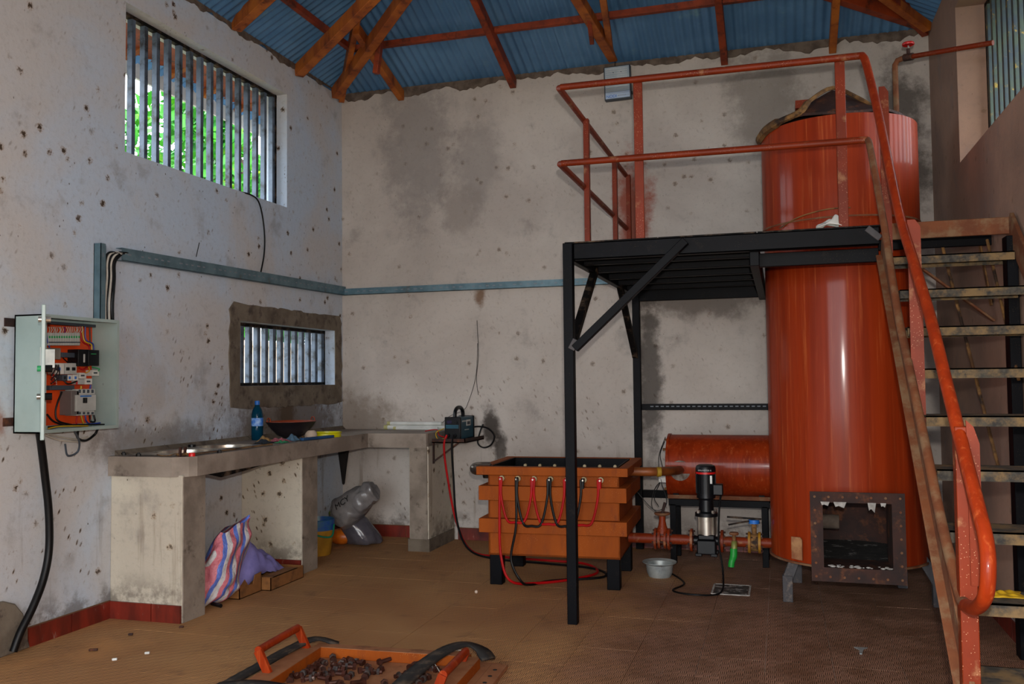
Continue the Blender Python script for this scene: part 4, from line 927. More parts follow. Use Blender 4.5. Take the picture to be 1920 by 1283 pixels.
MB().tube(spline([(1.235, WY0+.06, WZ1), (1.235, WY0+.07, WZ1+.045), (1.235, WY0+.12, WZ1+.075), (1.235, WY0+.2, WZ1+.075), (1.235, WY0+.25, WZ1+.045), (1.235, WY0+.26, WZ1)], 5), .016, 10).build('handle', M_BPL, wm)
MB().box((WX1, -.30, 1.0), (WX1+.002, -.2, 1.05)).build('rating_label', M_WPL, wm); MB().box((WX1+.002, -.285, 1.01), (WX1+.003, -.215, 1.035)).build('label_print', M_DGR, wm)
MB().box((WX1, -.40, 1.035), (WX1+.002, -.31, 1.048)).build('brand_print', M_LGR, wm); MB().box((WX1, -.34, .965), (WX1+.002, -.24, .972)).build('model_print', M_LGR, wm)
cable('power_lead', [(1.24, -.1, .95), (1.30, -.05, .98), (1.40, -.04, .965), (1.46, -.04, .90), (1.43, -.04, .825), (1.36, -.04, .80), (1.31, -.04, .84), (1.33, -.04, .93), (1.36, -.04, 1.0)], .007, M_CAB, wm)
cable('test_lead', [(1.17, -.44, .91), (1.12, -.46, .93), (1.08, -.40, .97), (1.0, -.33, .965), (.93, -.3, .953)], .004, M_CRED, wm)
cable('test_lead', [(1.16, -.44, .90), (1.11, -.47, .90), (1.09, -.45, .95), (1.13, -.38, .98)], .004, M_CYEL, wm)
tag(cable('hanging_wire', [(.94, -.02, .965), (1.03, -.01, 1.06), (1.17, -.01, 1.12), (1.22, -.01, 1.2), (1.28, -.01, 1.38), (1.30, -.008, 1.55), (1.305, -.008, 1.7)], .0022, M_INKK), 'thin dark wire running up the back wall from the welder', 'wire')

# ---------------------------------------------------------------- cable trays
def tray(name, a, b, nrm, up, w, label, gaps=True):
    a, b, nrm, up = Vector(a), Vector(b), Vector(nrm), Vector(up); d = (b-a).normalized()
    t = thing(name, a, label, 'cable tray', 'grey cable trays'); g = MB()
    g.prism([a, a+nrm*.045, a+nrm*.045+up*.003, a+up*.003], b-a); g.prism([a+up*w, a+up*w+nrm*.045, a+up*(w+.003)+nrm*.045, a+up*(w+.003)], b-a)
    g.prism([a+nrm*.042, a+nrm*.045, a+nrm*.045+up*w, a+nrm*.042+up*w], b-a); g.build('channel', M_TRAY, t, smooth=False)
    L = (b-a).length; s = .05; i = 0
    while s < L-.05:
        q = a+d*s+up*(w*.55)+nrm*.0455
        MB().bar(q, q+d*(.022 if i % 3 else .03), .001 if abs(nrm.x) > .5 else .001, .008, up).build('slot', M_INKG, t); s += .062 if i % 5 else .12; i += 1
    return t
tray('cable_tray', (0, -2.905, 2.12), (0, -.02, 2.165), (1, 0, 0), (0, 0, 1), .075, 'grey slotted cable tray along the left wall above the small window')
tray('cable_tray', (.0, 0, 2.165), (2.62, 0, 2.165), (0, -1, 0), (0, 0, 1), .055, 'grey slotted cable tray along the back wall towards the platform')
tv = thing('cable_tray', (0, -3.05, 1.75), 'short upright grey cable tray above the control cabinet', 'cable tray', 'grey cable trays')
g = MB().box((0, -3.085, 1.73), (.05, -3.082, 2.20)).box((0, -3.085, 1.73), (.004, -2.99, 2.20)).box((.046, -3.085, 1.73), (.05, -3.045, 2.2)); g.build('channel', M_TRAY, tv)
MB().box((.0505, -3.07, 2.12), (.051, -3.062, 2.145)).build('slot', M_INKG, tv); MB().box((.0505, -3.07, 1.9), (.051, -3.062, 1.925)).build('slot', M_INKG, tv)
for i in range(6):
    y = -3.035+i*.016; m = M_CAB if i not in (1, 3) else M_CWH
    tag(cable('control_cable', [(.03, y, 1.70), (.025+.006*(i % 2), y-.006, 1.85), (.03, y+.008, 2.0), (.035, y+.004, 2.1), (.04, y+.03+.004*i, 2.155), (.04, -2.90+.02*(i % 3), 2.16+.006*(i % 3)), (.03, -2.8, 2.165)], .0065, m), '%s control cable, %s from the left, bending from the cabinet into the tray' % ('white' if i in (1, 3) else 'black', ('first', 'second', 'third', 'fourth', 'fifth', 'sixth')[i]), 'cable', 'cables above the control cabinet')
tag(cable('window_cable', [(-.02, -1.60, 2.805), (.012, -1.50, 2.80), (.016, -1.40, 2.77), (.016, -1.34, 2.66), (.016, -1.31, 2.5), (.016, -1.32, 2.36), (.02, -1.37, 2.22)], .006, M_CAB), 'black cable hanging from the big barred window to the cable tray', 'cable')
tag(MB().cyl((.02, -2.16, 2.24), (.03, -2.14, 2.34), .003, 6).build('nail', M_INKK, loc=(.02, -2.16, 2.24)), 'thin nail standing above the left cable tray', 'nail')

# ---------------------------------------------------------------- open control cabinet
cb_ = thing('control_cabinet', (.1, -3.38, 1.13), 'open grey-green control cabinet with orange back plate and wiring on the left wall', 'cabinet')
BX, BY0, BY1, BZ0, BZ1 = .20, -3.652, -3.105, 1.127, 1.742; th = .008
g = MB()
for lo, hi in (((0.012, BY0, BZ0), (.02, BY1, BZ1)), ((.012, BY0, BZ0), (BX, BY0+th, BZ1)), ((.012, BY1-th, BZ0), (BX, BY1, BZ1)), ((.012, BY0, BZ0), (BX, BY1, BZ0+th)), ((.012, BY0, BZ1-th), (BX, BY1, BZ1))): g.box(lo, hi)
g.build('case', M_PANEL, cb_, smooth=False)
g = MB()
for y0_, y1_, z0_, z1_ in ((BY0+.001, BY0+.02, BZ0+.001, BZ1-.001), (BY1-.02, BY1-.001, BZ0+.001, BZ1-.001), (BY0+.02, BY1-.02, BZ0+.001, BZ0+.018), (BY0+.02, BY1-.02, BZ1-.018, BZ1-.001)): g.box((BX-.004, y0_, z0_), (BX+.002, y1_, z1_))
g.build('front_lip', M_PANEL, cb_, smooth=False)
MB().box((.026, BY0+.03, BZ0+.03), (.030, BY1-.02, BZ1-.03)).build('mounting_plate', M_ORP, cb_, smooth=False)
for z in (BZ0+.06, BZ1-.04): MB().box((0, BY0-.055, z-.022), (.008, BY0+.05, z+.022)).build('wall_bracket', M_RUST, cb_)
XP = .03
def comp(name, ya, yb, za, zb, d, m, par=None, bevel=.002): return MB().box((XP, ya, za), (XP+d, yb, zb)).build(name, m, par or cb_, bevel=bevel)
Q = lambda px, py: at(px, py, x=XP+.03)
def cpx(name, x0, y0, x1, y1, d, m, par=None):           # component laid out on the mounting plate
    a = at(x0, y0, x=XP+d); b = at(x1, y1, x=XP+d)
    return MB().box((XP, a.y, min(a.z, b.z)), (XP+d, b.y, max(a.z, b.z))).build(name, m, par or cb_, bevel=.002)
cpx('wiring_duct', 88, 602, 180, 614, .06, M_DGR); cpx('wiring_duct', 116, 661, 146, 671, .05, M_DGR); cpx('wiring_duct', 94, 723, 140, 731, .05, M_DGR)
# row of terminal blocks
for i in range(13):
    x0 = 91+i*4.6; o = cpx('terminal_block', x0, 624, x0+4.0, 648, .055, M_LGR)
    a = at(x0+.8, 630, x=XP+.056); MB().box((XP+.055, a.y, a.z-.012), (XP+.057, a.y+.01, a.z)).build('marker', M_GRN, o)
    a = at(x0+.5, 641, x=XP+.056); MB().box((XP+.055, a.y, a.z-.006), (XP+.057, a.y+.016, a.z)).build('lever', M_DGR, o)
for i in range(18):
    a = at(92+i*3.6, 613, x=XP+.05); b = at(92+i*3.5+random.uniform(-1, 1), 625, x=XP+.05); MB().tube([a, (a+b)/2+Vector((.008, random.uniform(-.004, .004), 0)), b], .0022, 5).build('wire', M_CWH if i != 8 else M_CBLU, cb_)
o = cpx('contactor', 147, 655, 168, 687, .075, M_BPL); cpx('contactor_face', 166, 656, 186, 686, .085, M_BPL, o); cpx('contactor_print', 171, 663, 181, 665, .086, M_GRN, o); cpx('contactor_label', 157, 664, 160, 680, .077, M_LGR, o)
o = cpx('power_supply', 84, 652, 114, 674, .07, M_STEEL)
for i, (x0, m) in enumerate(((106, M_WPL), (123, M_LGR), (134, M_LGR))):
    o = cpx('relay', x0, 681, x0+(14 if i == 0 else 10), 702, .06, m)
    cpx('relay_button', x0+2, 689, x0+8, 695, .064, M_BLUP if i == 0 else M_BPL, o)
for x0, m in ((118, M_DGR), (127, M_WPL), (138, M_WPL)):
    o = cpx('overload_relay', x0, 703, x0+9, 714, .06, m); cpx('overload_button', x0+3, 706, x0+6, 711, .064, M_BLUP if m == M_WPL else M_BPL, o)
for x0, y0 in ((150, 699), (174, 694), (161, 710)):
    o = cpx('socket_block', x0, y0, x0+12, y0+11, .05, M_WPL); cpx('socket_holes', x0+2, y0+4, x0+9, y0+7, .052, M_DGR, o)
cpx('spacer_block', 146, 711, 158, 721, .045, M_LGR)
mb_ = cpx('main_breaker', 134, 733, 148, 778, .08, mat('breaker_side', '#6a6462', '#5e5856', .5)); mf = cpx('breaker_face', 143, 741, 180, 770, .09, M_LGR, mb_); cpx('breaker_terminals', 144, 730, 178, 740, .08, M_LGR, mb_); cpx('breaker_terminals', 144, 771, 177, 778, .08, M_LGR, mb_)
for i in range(4): cpx('terminal_hole', 148+i*8, 731, 152+i*8, 737, .083, M_DGR, mb_); cpx('terminal_hole', 148+i*8, 773, 152+i*8, 777, .083, M_DGR, mb_)
cpx('toggle', 161, 746, 164, 756, .11, M_BPL, mb_); cpx('toggle_print', 151, 742, 172, 744, .092, M_BLUP, mb_)
def wires(lst):
    for pts, m, r in lst: MB().tube(spline([at(x, y, x=XP+d) for x, y, d in pts], 5), r, 6).build('wire', m, cb_)
wires([([(150, 612, .05), (152, 630, .05), (156, 642, .055), (166, 648, .06), (168, 656, .06)], M_CRED, .004), ([(154, 612, .05), (156, 632, .05), (160, 641, .055), (171, 646, .06), (172, 656, .06)], M_CYEL, .004), ([(160, 612, .05), (160, 632, .05), (164, 640, .055), (174, 645, .06), (176, 656, .06)], M_CBLU, .004), ([(168, 614, .05), (169, 640, .05), (168, 650, .05)], M_CAB, .004),
    ([(116, 735, .05), (108, 755, .05), (104, 775, .05), (110, 790, .06), (135, 797, .07)], M_CAB, .005), ([(88, 777, .04), (100, 790, .05), (120, 798, .07)], M_CAB, .005), ([(90, 804, .09), (110, 800, .1), (140, 799, .1), (165, 799, .1)], M_CYEL, .004), ([(90, 801, .07), (130, 797, .08), (200, 796, .08)], M_CAB, .004),
    ([(145, 779, .07), (143, 790, .07), (144, 797, .07)], M_CRED, .004), ([(152, 779, .07), (155, 790, .07), (158, 797, .07)], M_CYEL, .004), ([(160, 779, .07), (162, 790, .07), (170, 795, .07), (188, 793, .08)], M_CBLU, .004), ([(168, 779, .07), (170, 790, .08), (178, 790, .08), (176, 779, .07)], M_CAB, .005),
    ([(148, 690, .06), (156, 693, .07), (164, 688, .06)], M_CRED, .005), ([(166, 688, .06), (168, 695, .07), (160, 700, .06)], M_CYEL, .003), ([(172, 688, .06), (186, 692, .07), (184, 696, .06)], M_GRN, .003), ([(100, 700, .05), (98, 715, .05), (106, 720, .05)], M_CRED, .003), ([(96, 705, .05), (104, 710, .05), (106, 722, .05)], M_CWH, .0025), ([(120, 714, .05), (128, 720, .06), (144, 715, .06)], M_CAB, .004), ([(144, 712, .05), (144, 722, .05)], M_CRED, .005),
    ([(152, 724, .05), (152, 728, .05), (150, 732, .05)], M_CYEL, .005), ([(170, 722, .05), (169, 728, .05), (168, 732, .05)], M_CBLU, .005), ([(118, 671, .05), (124, 677, .05), (130, 682, .05)], M_CAB, .003), ([(128, 671, .05), (134, 677, .05), (139, 682, .05)], M_CAB, .003), ([(86, 625, .05), (89, 640, .05), (93, 652, .05)], M_CBLU, .004)])
# door swung fully out towards the room
hd = Vector((.70, -.714, 0)).normalized(); hp = Vector((BX, BY0, 0)); nd = Vector((hd.y, -hd.x, 0))
dm = Matrix(((hd.x, -hd.y, 0, hp.x), (hd.y, hd.x, 0, hp.y), (0, 0, 1, 0), (0, 0, 0, 1)))
door = MB().box((0, -.009, BZ0-.005), (.545, .009, BZ1+.005), dm).build('door', M_PANEL, cb_, bevel=.004)
MB().box((.14, .009, 1.46), (.26, .05, 1.55), dm).build('display_unit', M_ALU, door); MB().box((.12, -.014, 1.45), (.28, -.009, 1.56), dm).build('display_bezel', M_LGR, door)
for z, m in ((1.455, M_GRN), (1.32, M_STEEL)):
    MB().cyl(dm @ Vector((.3, -.009, z)), dm @ Vector((.3, -.026, z)), .014, 12).build('push_button', m, door); MB().cyl(dm @ Vector((.3, .009, z)), dm @ Vector((.3, .04, z)), .018, 10).build('switch_body', M_BPL, door)
MB().cyl(dm @ Vector((.5, -.009, 1.68)), dm @ Vector((.5, -.022, 1.68)), .014, 12).build('lock', M_STEEL, door)
MB().cyl(dm @ Vector((.5, .009, 1.68)), dm @ Vector((.5, .03, 1.68)), .014, 10).build('lock_cam', M_STEEL, door)
for i in range(5): MB().tube(spline([dm @ Vector((.28, .035, 1.46-.02*i)), dm @ Vector((.15, .04+.008*i, 1.50-.02*i)), Vector((.19, -3.58+.01*i, 1.48)), at(100+3*i, 690+2*i, x=XP+.06)], 5), .003, 5).build('wire', M_CAB, door)
# loose tails below the cabinet
for pts, m, r in (([(.10, -3.30, 1.13), (.08, -3.28, 1.08), (.06, -3.2, 1.06), (.05, -3.12, 1.09), (.08, -3.13, 1.125)], M_CAB, .007), ([(.10, -3.55, 1.12), (.08, -3.42, 1.08), (.06, -3.28, 1.06), (.05, -3.22, 1.055)], M_CWH, .005), ([(.09, -3.50, 1.115), (.07, -3.38, 1.09), (.05, -3.25, 1.07), (.05, -3.17, 1.08)], M_CWH, .005), ([(.12, -3.35, 1.125), (.08, -3.27, 1.06), (.05, -3.25, 1.0), (.04, -3.31, .985), (.04, -3.33, 1.05)], M_DGR, .006)):
    MB().tube(spline(pts, 6), r, 6).build('cable_tail', m, cb_)
tag(cable('supply_cable', [(.10, -3.57, 1.13), (.08, -3.535, 1.05), (.06, -3.49, .9), (.055, -3.455, .7), (.055, -3.45, .5), (.06, -3.49, .35), (.062, -3.56, .22), (.055, -3.63, .11), (.05, -3.67, .02)], .020, M_CAB, seg=12), 'thick black supply cable hanging from the control cabinet to the floor', 'cable')

# ---------------------------------------------------------------- LED floodlight on the back wall
a = at(1129, 127, y=-.05); b = at(1187, 184, y=-.05)
ft = thing('floodlight', ((a.x+b.x)/2, -.03, a.z), 'rectangular LED floodlight with blue lettering under the roof', 'lamp')
fm = Matrix.Translation(((a.x+b.x)/2, -.05, (a.z+b.z)/2)) @ Matrix.Rotation(-.02, 4, 'Y')
hw, hh = .112, .142
MB().box((-hw, -.012, -hh), (hw, .045, hh), fm).build('housing', M_DGR, ft, bevel=.006)
gl = MB().box((-hw+.01, -.016, -.075), (hw-.01, -.012, hh-.01), fm).build('lens', mat('frosted_lens', '#aebcc6', '#9dacb8', .25), ft)
MB().box((-hw+.01, -.016, -hh+.01), (hw-.01, -.012, -.077), fm).build('name_plate', mat('pale_blue_plate', '#b4c8e0', '#a8bcd8', .4), ft)
g = MB()
for i in range(14):
    for j in range(10): g.box((-hw+.022+i*.0128, -.018, -.055+j*.0185), (-hw+.028+i*.0128, -.016, -.049+j*.0185), fm)
o = g.build('led_dots', M_WPL, gl); o['kind'] = 'stuff'
for x in (-.03, .035): q = fm @ Vector((x, -.019, .085)); MB().cyl(q, q+Vector((0, .004, 0)), .004, 8).build('screw', M_DGR, gl)
text('lettering', 'NODI', .034, M_BLUP, ft, fm @ Vector((-hw+.016, -.0175, -hh+.017)), (1, 0, .02), (0, 0, 1)); text('small_print', 'LED FLOODLIGHT 100', .0095, M_INKG, ft, fm @ Vector((.0, -.0175, -hh+.026)), (1, 0, .02), (0, 0, 1))
MB().box((hw, 0, -.11), (hw+.01, .02, -.085), fm).build('cable_gland', M_BPL, ft)
cable('cord', [(a.x+.1, -.02, a.z-.02), (a.x+.105, -.02, a.z+.06), (a.x+.1, -.05, a.z+.2)], .003, M_CAB, ft)

# ---------------------------------------------------------------- things under the counter
def bag_mesh():
    c = Vector((.40, -2.50, 0)); rows = []; nz = 18; ns = 28
    for i in range(nz+1):
        z = i/nz; row = []
        rx = .12*(1-.25*z)*(.55+.45*min(1, z*6)) if z > .04 else .045; ry = .17+.03*math.sin(z*3)
        if z > .8: rx *= max(.12, (1-(z-.8)*3.6))
        for k in range(ns):
            a = 2*PI*k/ns; w = 1+.09*math.sin(3*a+z*7)+.07*math.sin(7*a-z*11)+.04*math.sin(11*a+z*17)
            lean = Vector((.03*z+.06*z*z, .12*z, 0))
            row.append(c+Vector((math.cos(a)*rx*w, math.sin(a)*ry*w*(1-.15*z), .012+z*(.47+.03*math.sin(a)))) + lean)
        rows.append(row+[row[0]])
    return MB().sheet(rows)
def stripes(name):
    t = NT(name); p = t.obj(); x, y, z = t.sep(p)
    u = t.m_('ADD', t.m_('ADD', t.m_('MULTIPLY', y, 1.0), t.m_('MULTIPLY', z, -.28)), t.m_('MULTIPLY', t.noise(p, 9, 3), .03))
    k = t.m_('FRACT', t.m_('ADD', t.m_('DIVIDE', u, .085), 10))
    col = t.mix(t.m_('GREATER_THAN', k, .33), '#c8707c', '#5a72c0'); col = t.mix(t.m_('GREATER_THAN', k, .62), col, '#c8c4c4')
    t.bump(t.noise(p, 14, 4), .9, .03); return t.out(col, .5)
bgo = thing('woven_bag', (.40, -2.5, 0), 'pink blue and white striped woven plastic bag under the counter', 'bag')
crinkle(bag_mesh(), .022, 11).build('bag_body', stripes('striped_woven_plastic'), bgo, ang=180, sub=1)
g = MB(); c = Vector((.505, -2.33, .435)); nh = 18
inn = [c+Vector((-math.sin(2*PI*k/nh)*.0+.03*math.cos(2*PI*k/nh)*0, math.cos(2*PI*k/nh)*.045, math.sin(2*PI*k/nh)*.016)) for k in range(nh)]
out_ = [c+Vector((.004, math.cos(2*PI*k/nh)*.06, math.sin(2*PI*k/nh)*.03)) for k in range(nh)]
g.sheet([inn+[inn[0]], out_+[out_[0]]]); g.build('handle_slit', M_CARD, bgo)
MB().cyl((.44, -2.56, .02), (.53, -2.60, .022), .012, 10).build('pole_end', M_BPL, bgo)
# lavender cloth heap
rows = []
for i in range(37):
    y = -2.30+.56*i/36; row = []
    for k in range(25):
        x = .20+.285*k/24; u = (x-.345)/.145; edge = max(0, 1-abs(u)**4)*max(0, 1-abs((y+2.02)/.285)**4)
        h = .09+(.22*math.exp(-((y+2.10)/.13)**2)+.10*math.exp(-((y+1.88)/.11)**2))*(1-.45*u*u)
        n_ = mnoise.noise(Vector((x*9, y*9, 2)))*.05+abs(mnoise.noise(Vector((x*22, y*14, 7))))*.035
        row.append(Vector((x+.02*mnoise.noise(Vector((x*6, y*6, 1))), y+.03*mnoise.noise(Vector((x*7, y*5, 5))), max(.02, (h+n_)*edge**.4+.008))))
    rows.append(row)
tag(MB().sheet(rows).build('cloth', M_LAV, loc=(.38, -2.0, .01), ang=180, solid=.004), 'crumpled lavender cloth piled in the cardboard trays under the counter', 'cloth')
def carton(name, x0, x1, y0, y1, h, label, tear=False):
    o = thing(name, ((x0+x1)/2, (y0+y1)/2, 0), label, 'box'); t = .005
    MB().box((x0, y0, 0), (x1, y1, t)).build('bottom', M_CARD, o)
    for lo, hi in (((x0, y0, 0), (x0+t, y1, h)), ((x0, y1-t, 0), (x1, y1, h))): MB().box(lo, hi).build('side', M_CARD, o)
    if tear:
        MB().prism([(x1-t, y0, 0), (x1-t, y1, 0), (x1-t, y1, h*1.05), (x1-t, (y0+y1)/2+.05, h*1.0), (x1-t, (y0+y1)/2+.03, h*.55), (x1-t, (y0+y1)/2-.03, h*.6), (x1-t, y0+.06, h*.95), (x1-t, y0, h*.6)], (t, 0, 0)).build('side', M_CARD, o)
        MB().box((x0, y0, 0), (x1, y0+t, h*.7)).build('side', M_CARD, o)
    else:
        MB().box((x1-t, y0, 0), (x1, y1, h)).build('side', M_CARD, o); MB().box((x0, y0, 0), (x1, y0+t, h)).build('side', M_CARD, o)
        MB().box((x1-.09, y0+.02, h-.004), (x1, y1-.08, h)).build('flap', M_CARD, o)
        MB().box((x0+.06, y0-.001, h*.6), (x0+.14, y0, h*.75)).build('slot', M_INKK, o)
carton('cardboard_tray', .22, .50, -2.36, -2.11, .12, 'torn brown cardboard tray next to the striped bag', True)
carton('cardboard_tray', .30, .565, -2.10, -1.68, .085, 'low brown cardboard tray in front of the second pier')
# bucket, plastic bag, dark cone
bc = Vector((.25, -.90, 0)); bk = thing('bucket', bc, 'translucent ochre bucket with blue rim beside the second pier', 'bucket')
MB().lathe([(.001, 0), (.095, 0), (.10, .01), (.125, .20)], bc, seg=32).build('bucket_wall', mat('ochre_plastic', '#b08028', '#8a6420', .35, scale=5), bk)
MB().lathe([(.125, .20), (.132, .28), (.125, .285), (.118, .20)], bc, seg=32).build('blue_rim', mat('blue_rim_plastic', '#1f4a9a', '#3a6a7a', .4, scale=12), bk)
MB().tube(spline([bc+Vector((-.13, 0, .24)), bc+Vector((-.05, -.12, .21)), bc+Vector((.08, -.13, .17)), bc+Vector((.15, -.06, .16)), bc+Vector((.13, .02, .24))], 5), .007, 8).build('handle', mat('green_handle', '#0f7a5a', '#0c6a4c', .5), bk)
M_TRASH = mat('smoky_clear_plastic', '#7c7876', '#625e60', .2, scale=4, bump=1.0, bscale=16)
tb = thing('plastic_bag', (.42, -.50, 0), 'smoky plastic bag with black letters slumped under the counter corner', 'bag')
def blobby(rings, ns=20, seed=1):
    rr = random.Random(seed); rows = []
    for c, rx, ry, tilt in rings:
        row = []
        for k in range(ns):
            a = 2*PI*k/ns; w = 1+.07*math.sin(4*a+c[2]*30)+rr.uniform(-.03, .03)
            row.append(Vector(c)+Vector((math.cos(a)*rx*w, math.sin(a)*ry*w, math.cos(a)*rx*tilt)))
        rows.append(row+[row[0]])
    return MB().sheet(rows)
M_TRASH2 = mat('smoky_plastic_fold', '#5a565a', '#45424a', .2, scale=4, bump=1.0, bscale=18)
BG_ = blobby([((.42, -.42, .004), .02, .02, 0), ((.42, -.42, .006), .17, .13, 0), ((.42, -.43, .07), .165, .14, 0), ((.38, -.45, .15), .14, .13, 0), ((.33, -.47, .22), .12, .12, 0), ((.30, -.48, .27), .1, .1, 0), ((.29, -.48, .29), .02, .02, 0)], ns=40, seed=5)
crinkle(BG_, .03, 9).build('bag_skin', M_TRASH2, tb, ang=50, sub=1)
P_ = [Vector((.19, -.56, .20)), Vector((.24, -.57, .25)), Vector((.32, -.58, .29)), Vector((.42, -.59, .36)), Vector((.52, -.60, .43)), Vector((.585, -.60, .475)), Vector((.60, -.60, .485))]
g = MB(); sp_ = spline(P_, 8); n_ = len(sp_)
g.tube(sp_, [max(.012, (.02+.115*min(1, i/14))*(1-.5*max(0, (i-16)/(n_-16))) if i < n_-1 else .03) for i in range(n_)], 32)
o = crinkle(g, .03, 10).build('bag_neck', M_TRASH, tb, ang=50, sub=1)
MB().ball((.24, -.50, .075), .075, 14, 10, (1.5, 1, .9)).build('orange_content', mat('orange_content', '#c86a10', '#a8500c', .4, scale=10), tb)
MB().ball((.245, -.63, .29), .045, 12, 8, (1, .9, .8)).build('green_content', mat('green_content', '#7a8a1c', '#5a6a18', .4), tb)
text('lettering', 'MCY', .07, M_INKK, tb, (.32, -.735, .33), (.80, .05, .58), (-.50, .35, .78))
tag(MB().lathe([(.055, .0), (.05, -.08), (.03, -.22), (.012, -.36), (.001, -.37)], (.09, -.16, CZ0), seg=10).build('dark_cone', mat('dark_brown_matt', '#1c1512', '#120e0c', .9), loc=(.09, -.16, CZ0)), 'dark cone narrowing downward in the corner below the counter', 'rag')  # dark brown cone tapering downward in the wall corner
# white paper on the platform edge
crumple('paper', (4.10, -2.33, 2.166), .07, .035, .075, M_WPL, 'crumpled white paper on the platform edge by the tank', 'paper', 31)
# ---------------------------------------------------------------- fallen firebox door used as a tray of bolts
dt = thing('firebox_door', (1.95, -3.65, 0), 'orange steel furnace door lying on the floor with two handles and rubber gasket', 'door')
TA = math.radians(3); T0 = Vector((1.455, -4.17, 0)); TM = Matrix.Translation(T0) @ Matrix.Rotation(TA, 4, 'Z'); TW, TD = 1.12, .95
def tbx(name, lo, hi, m, par=None, bevel=.003): return MB().box(lo, hi, TM).build(name, m, par or dt, bevel=bevel)
M_DWOOD = mat('dusty_door_steel', '#9a6540', '#8a5532', .8, scale=8, dirt='#6f4428', dlo=.55, dhi=.72)
tbx('plate', (.02, .02, .0), (TW-.02, TD-.02, .012), M_DWOOD)
def rim(lo, hi):
    o = tbx('rim', lo, hi, M_OR); l2 = (lo[0], lo[1], hi[2]); h2 = (hi[0], hi[1], hi[2]+.0025); tbx('rim_dust', l2, h2, M_DWOOD, o, 0)
rim((.16, TD-.12, .012), (TW-.16, TD-.06, .062)); rim((.10, .06, .012), (.20, TD-.12, .062)); rim((TW-.20, .06, .012), (TW-.10, TD-.12, .062)); rim((.16, .0, .012), (TW-.16, .06, .062))
tbx('outer_flange', (TW-.06, .02, .0), (TW+.02, TD-.06, .02), M_DWOOD)
for i in range(9): q = TM @ Vector((TW-.02, .08+i*.09, .02)); MB().cyl(q, q+Vector((0, 0, .002)), .010, 10).build('bolt_hole', M_INKK, dt)
def dhandle(u, v0, v1, h, lean):
    a = TM @ Vector((u, v0, .06)); b = TM @ Vector((u, v1, .06)); l = TM.to_3x3() @ Vector((lean, 0, 0)); z = Vector((0, 0, h))
    o = MB().tube(spline([a+l+z, a.lerp(b, .5)+l+z, b+l+z], 3), .019, 12).build('handle', M_RED, dt)
    for p, q in ((a, a+l+z), (b, b+l+z)): MB().bar(p, q, .04, .016, (0, 1, 0)).build('handle_arm', M_RED, o)
dhandle(.14, .42, .80, .10, -.05); dhandle(TW-.17, .42, .76, .05, .02)
def strip(name, pts, w, m, seg=5):
    P = spline(pts, seg); rows = []
    for i, p in enumerate(P):
        t = (P[min(i+1, len(P)-1)]-P[max(i-1, 0)]).normalized(); s = t.cross(Vector((0, 0, 1))).normalized()
        rows.append([p-s*w/2, p+s*w/2+Vector((0, 0, .006))])
    return MB().sheet(rows).build(name, m, dt, solid=.012, ang=180)
L = lambda u, v, z: TM @ Vector((u, v, z))
strip('gasket', [L(-.02, -.05, .02), L(.02, .2, .05), L(.05, .5, .06), L(.09, .75, .075), L(.15, .88, .085), L(.25, .93, .05)], .07, M_RUB)
strip('gasket', [L(.0, .22, .06), L(.15, .24, .075), L(.35, .20, .08), L(.6, .12, .08), L(.8, .08, .08)], .07, M_RUB)
strip('gasket', [L(TW-.30, .1, .09), L(TW-.29, .3, .10), L(TW-.27, .5, .115), L(TW-.23, .70, .125), L(TW-.17, .81, .125), L(TW-.10, .83, .10), L(TW-.05, .80, .065)], .08, M_RUB)
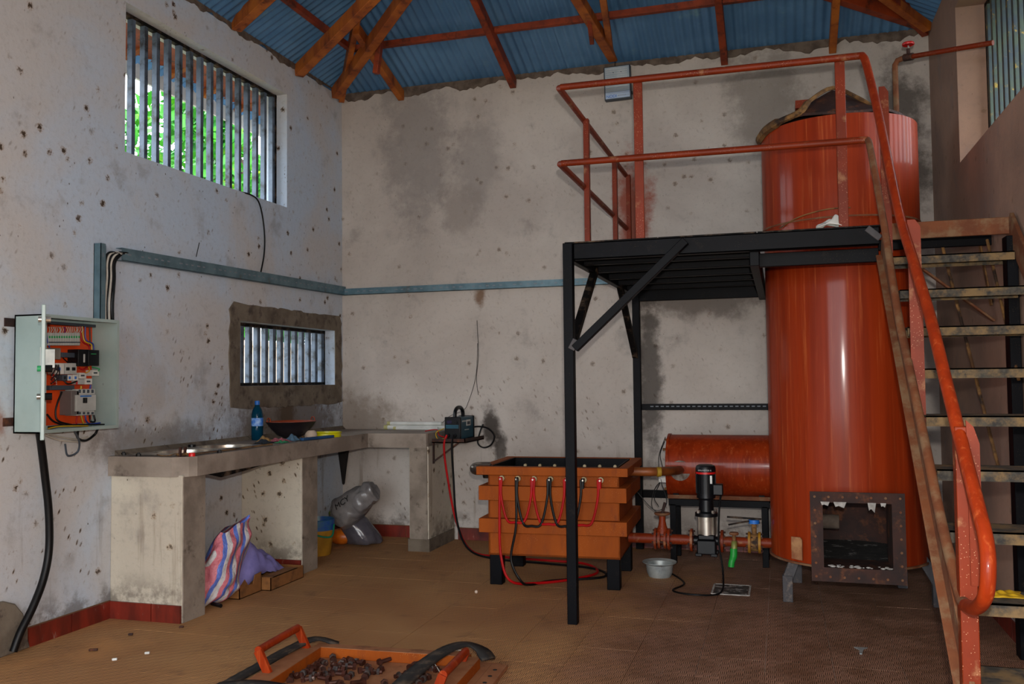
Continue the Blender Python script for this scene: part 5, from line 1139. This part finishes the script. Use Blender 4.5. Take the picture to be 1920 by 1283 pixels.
# bolts lying in the door
M_BOLT = mat('rusty_bolt', '#4a2418', '#33180f', .55, .4, scale=30, dirt='#8a7a70', dlo=.58, dhi=.7, dscale=25)
M_NUT = mat('grey_nut', '#6a6260', '#4a4340', .4, .7, scale=30)
rb = random.Random(17)
def bolt(i, u, v, ang, z, L_, label):
    o = thing('bolt', TM @ Vector((u, v, z)), label, 'bolt', 'rusty bolts in the fallen door'); d = Vector((math.cos(ang), math.sin(ang), rb.uniform(-.05, .15))).normalized(); p = TM @ Vector((u, v, z+.009))
    MB().cyl(p, p+d*.016, .018, 6).build('head', M_BOLT, o); MB().cyl(p+d*.015, p+d*L_, .010, 8).build('shank', M_BOLT, o)
    if rb.random() < .5: MB().cyl(p+d*(L_*.6), p+d*(L_*.6+.012), .0175, 6).build('nut', M_NUT, o)
seen = []
for i in range(46):
    if i < 30: u = rb.gauss(.36, .08); v = rb.gauss(.66, .08)
    elif i < 38: u = rb.gauss(.78, .05); v = rb.gauss(.72, .06)
    else: u = rb.uniform(.3, .8); v = rb.uniform(.45, .75)
    u = min(max(u, .23), TW-.25); v = min(max(v, .3), TD-.16)
    for _ in range(60):
        if all((u-a_)**2+(v-b_)**2 > .05**2 for a_, b_ in seen): break
        u = min(max(u+rb.uniform(-.05, .05), .24), TW-.27); v = min(max(v+rb.uniform(-.05, .05), .32), TD-.17)
    seen.append((u, v))
    bolt(i, u, v, rb.uniform(0, 6.28), .013, rb.uniform(.045, .075), ('loose rusty bolt in the left heap inside the fallen door' if i < 30 else 'loose rusty bolt in the right cluster inside the fallen door' if i < 38 else 'single rusty bolt scattered in the middle of the fallen door'))
tag(cable('wire_scrap', [L(.86, .70, .03), L(.80, .80, .05), L(.84, .86, .075), L(.95, .875, .08)], .002, M_CWH), 'bent pale wire scrap lying on the rim of the fallen door', 'wire')
# little things on the floor
for (px, py), lb in (((175, 1219), 'brown twig end on the dusty floor below the cabinet'), ((276, 1225), 'short pale cigarette stub on the dusty floor'), ((215, 1237), 'white chip on the dusty floor at left'), ((340, 1176), 'dark stone chip at the foot of the first pier'), ((245, 1190), 'pair of dark chips near the left baseboard')):
    q = at(px, py, z=.006); w = .022 if 'twig' in lb else .012
    tag(MB().bar(q-Vector((w, w*.3, 0)), q+Vector((w, w*.3, .002)), .012, .012).build('floor_chip', M_RUST if ('twig' in lb or 'dark' in lb) else M_WPL, loc=q, bevel=.003), lb, 'debris')
q = at(1615, 1222, z=.002)
tag(MB().prism([q+Vector((-.03, .06, 0)), q+Vector((.035, .065, 0)), q+Vector((.012, .03, 0)), q+Vector((.0, -.05, 0)), q+Vector((-.012, -.05, 0)), q+Vector((-.008, .02, 0))], (0, 0, .004)).build('plastic_scrap', M_ALU, loc=q), 'grey torn plastic scrap on the floor before the firebox', 'debris')
q = at(893, 1110, z=.01); tag(MB().ball(q, .011, 10, 8).build('pebble', M_BIRD, loc=q), 'round pale pebble on the floor left of the cell', 'debris')
# yellow leaf litter on a stair tread
y, z = tr(7)
crumple('yellow_wrapper', (4.50, y+.12, z), .07, .05, .012, mat('yellow_wrapper_plastic', '#c8a018', '#b08a10', .6, scale=20), 'yellow plastic wrapper lying on a lower stair tread', 'wrapper', 41)
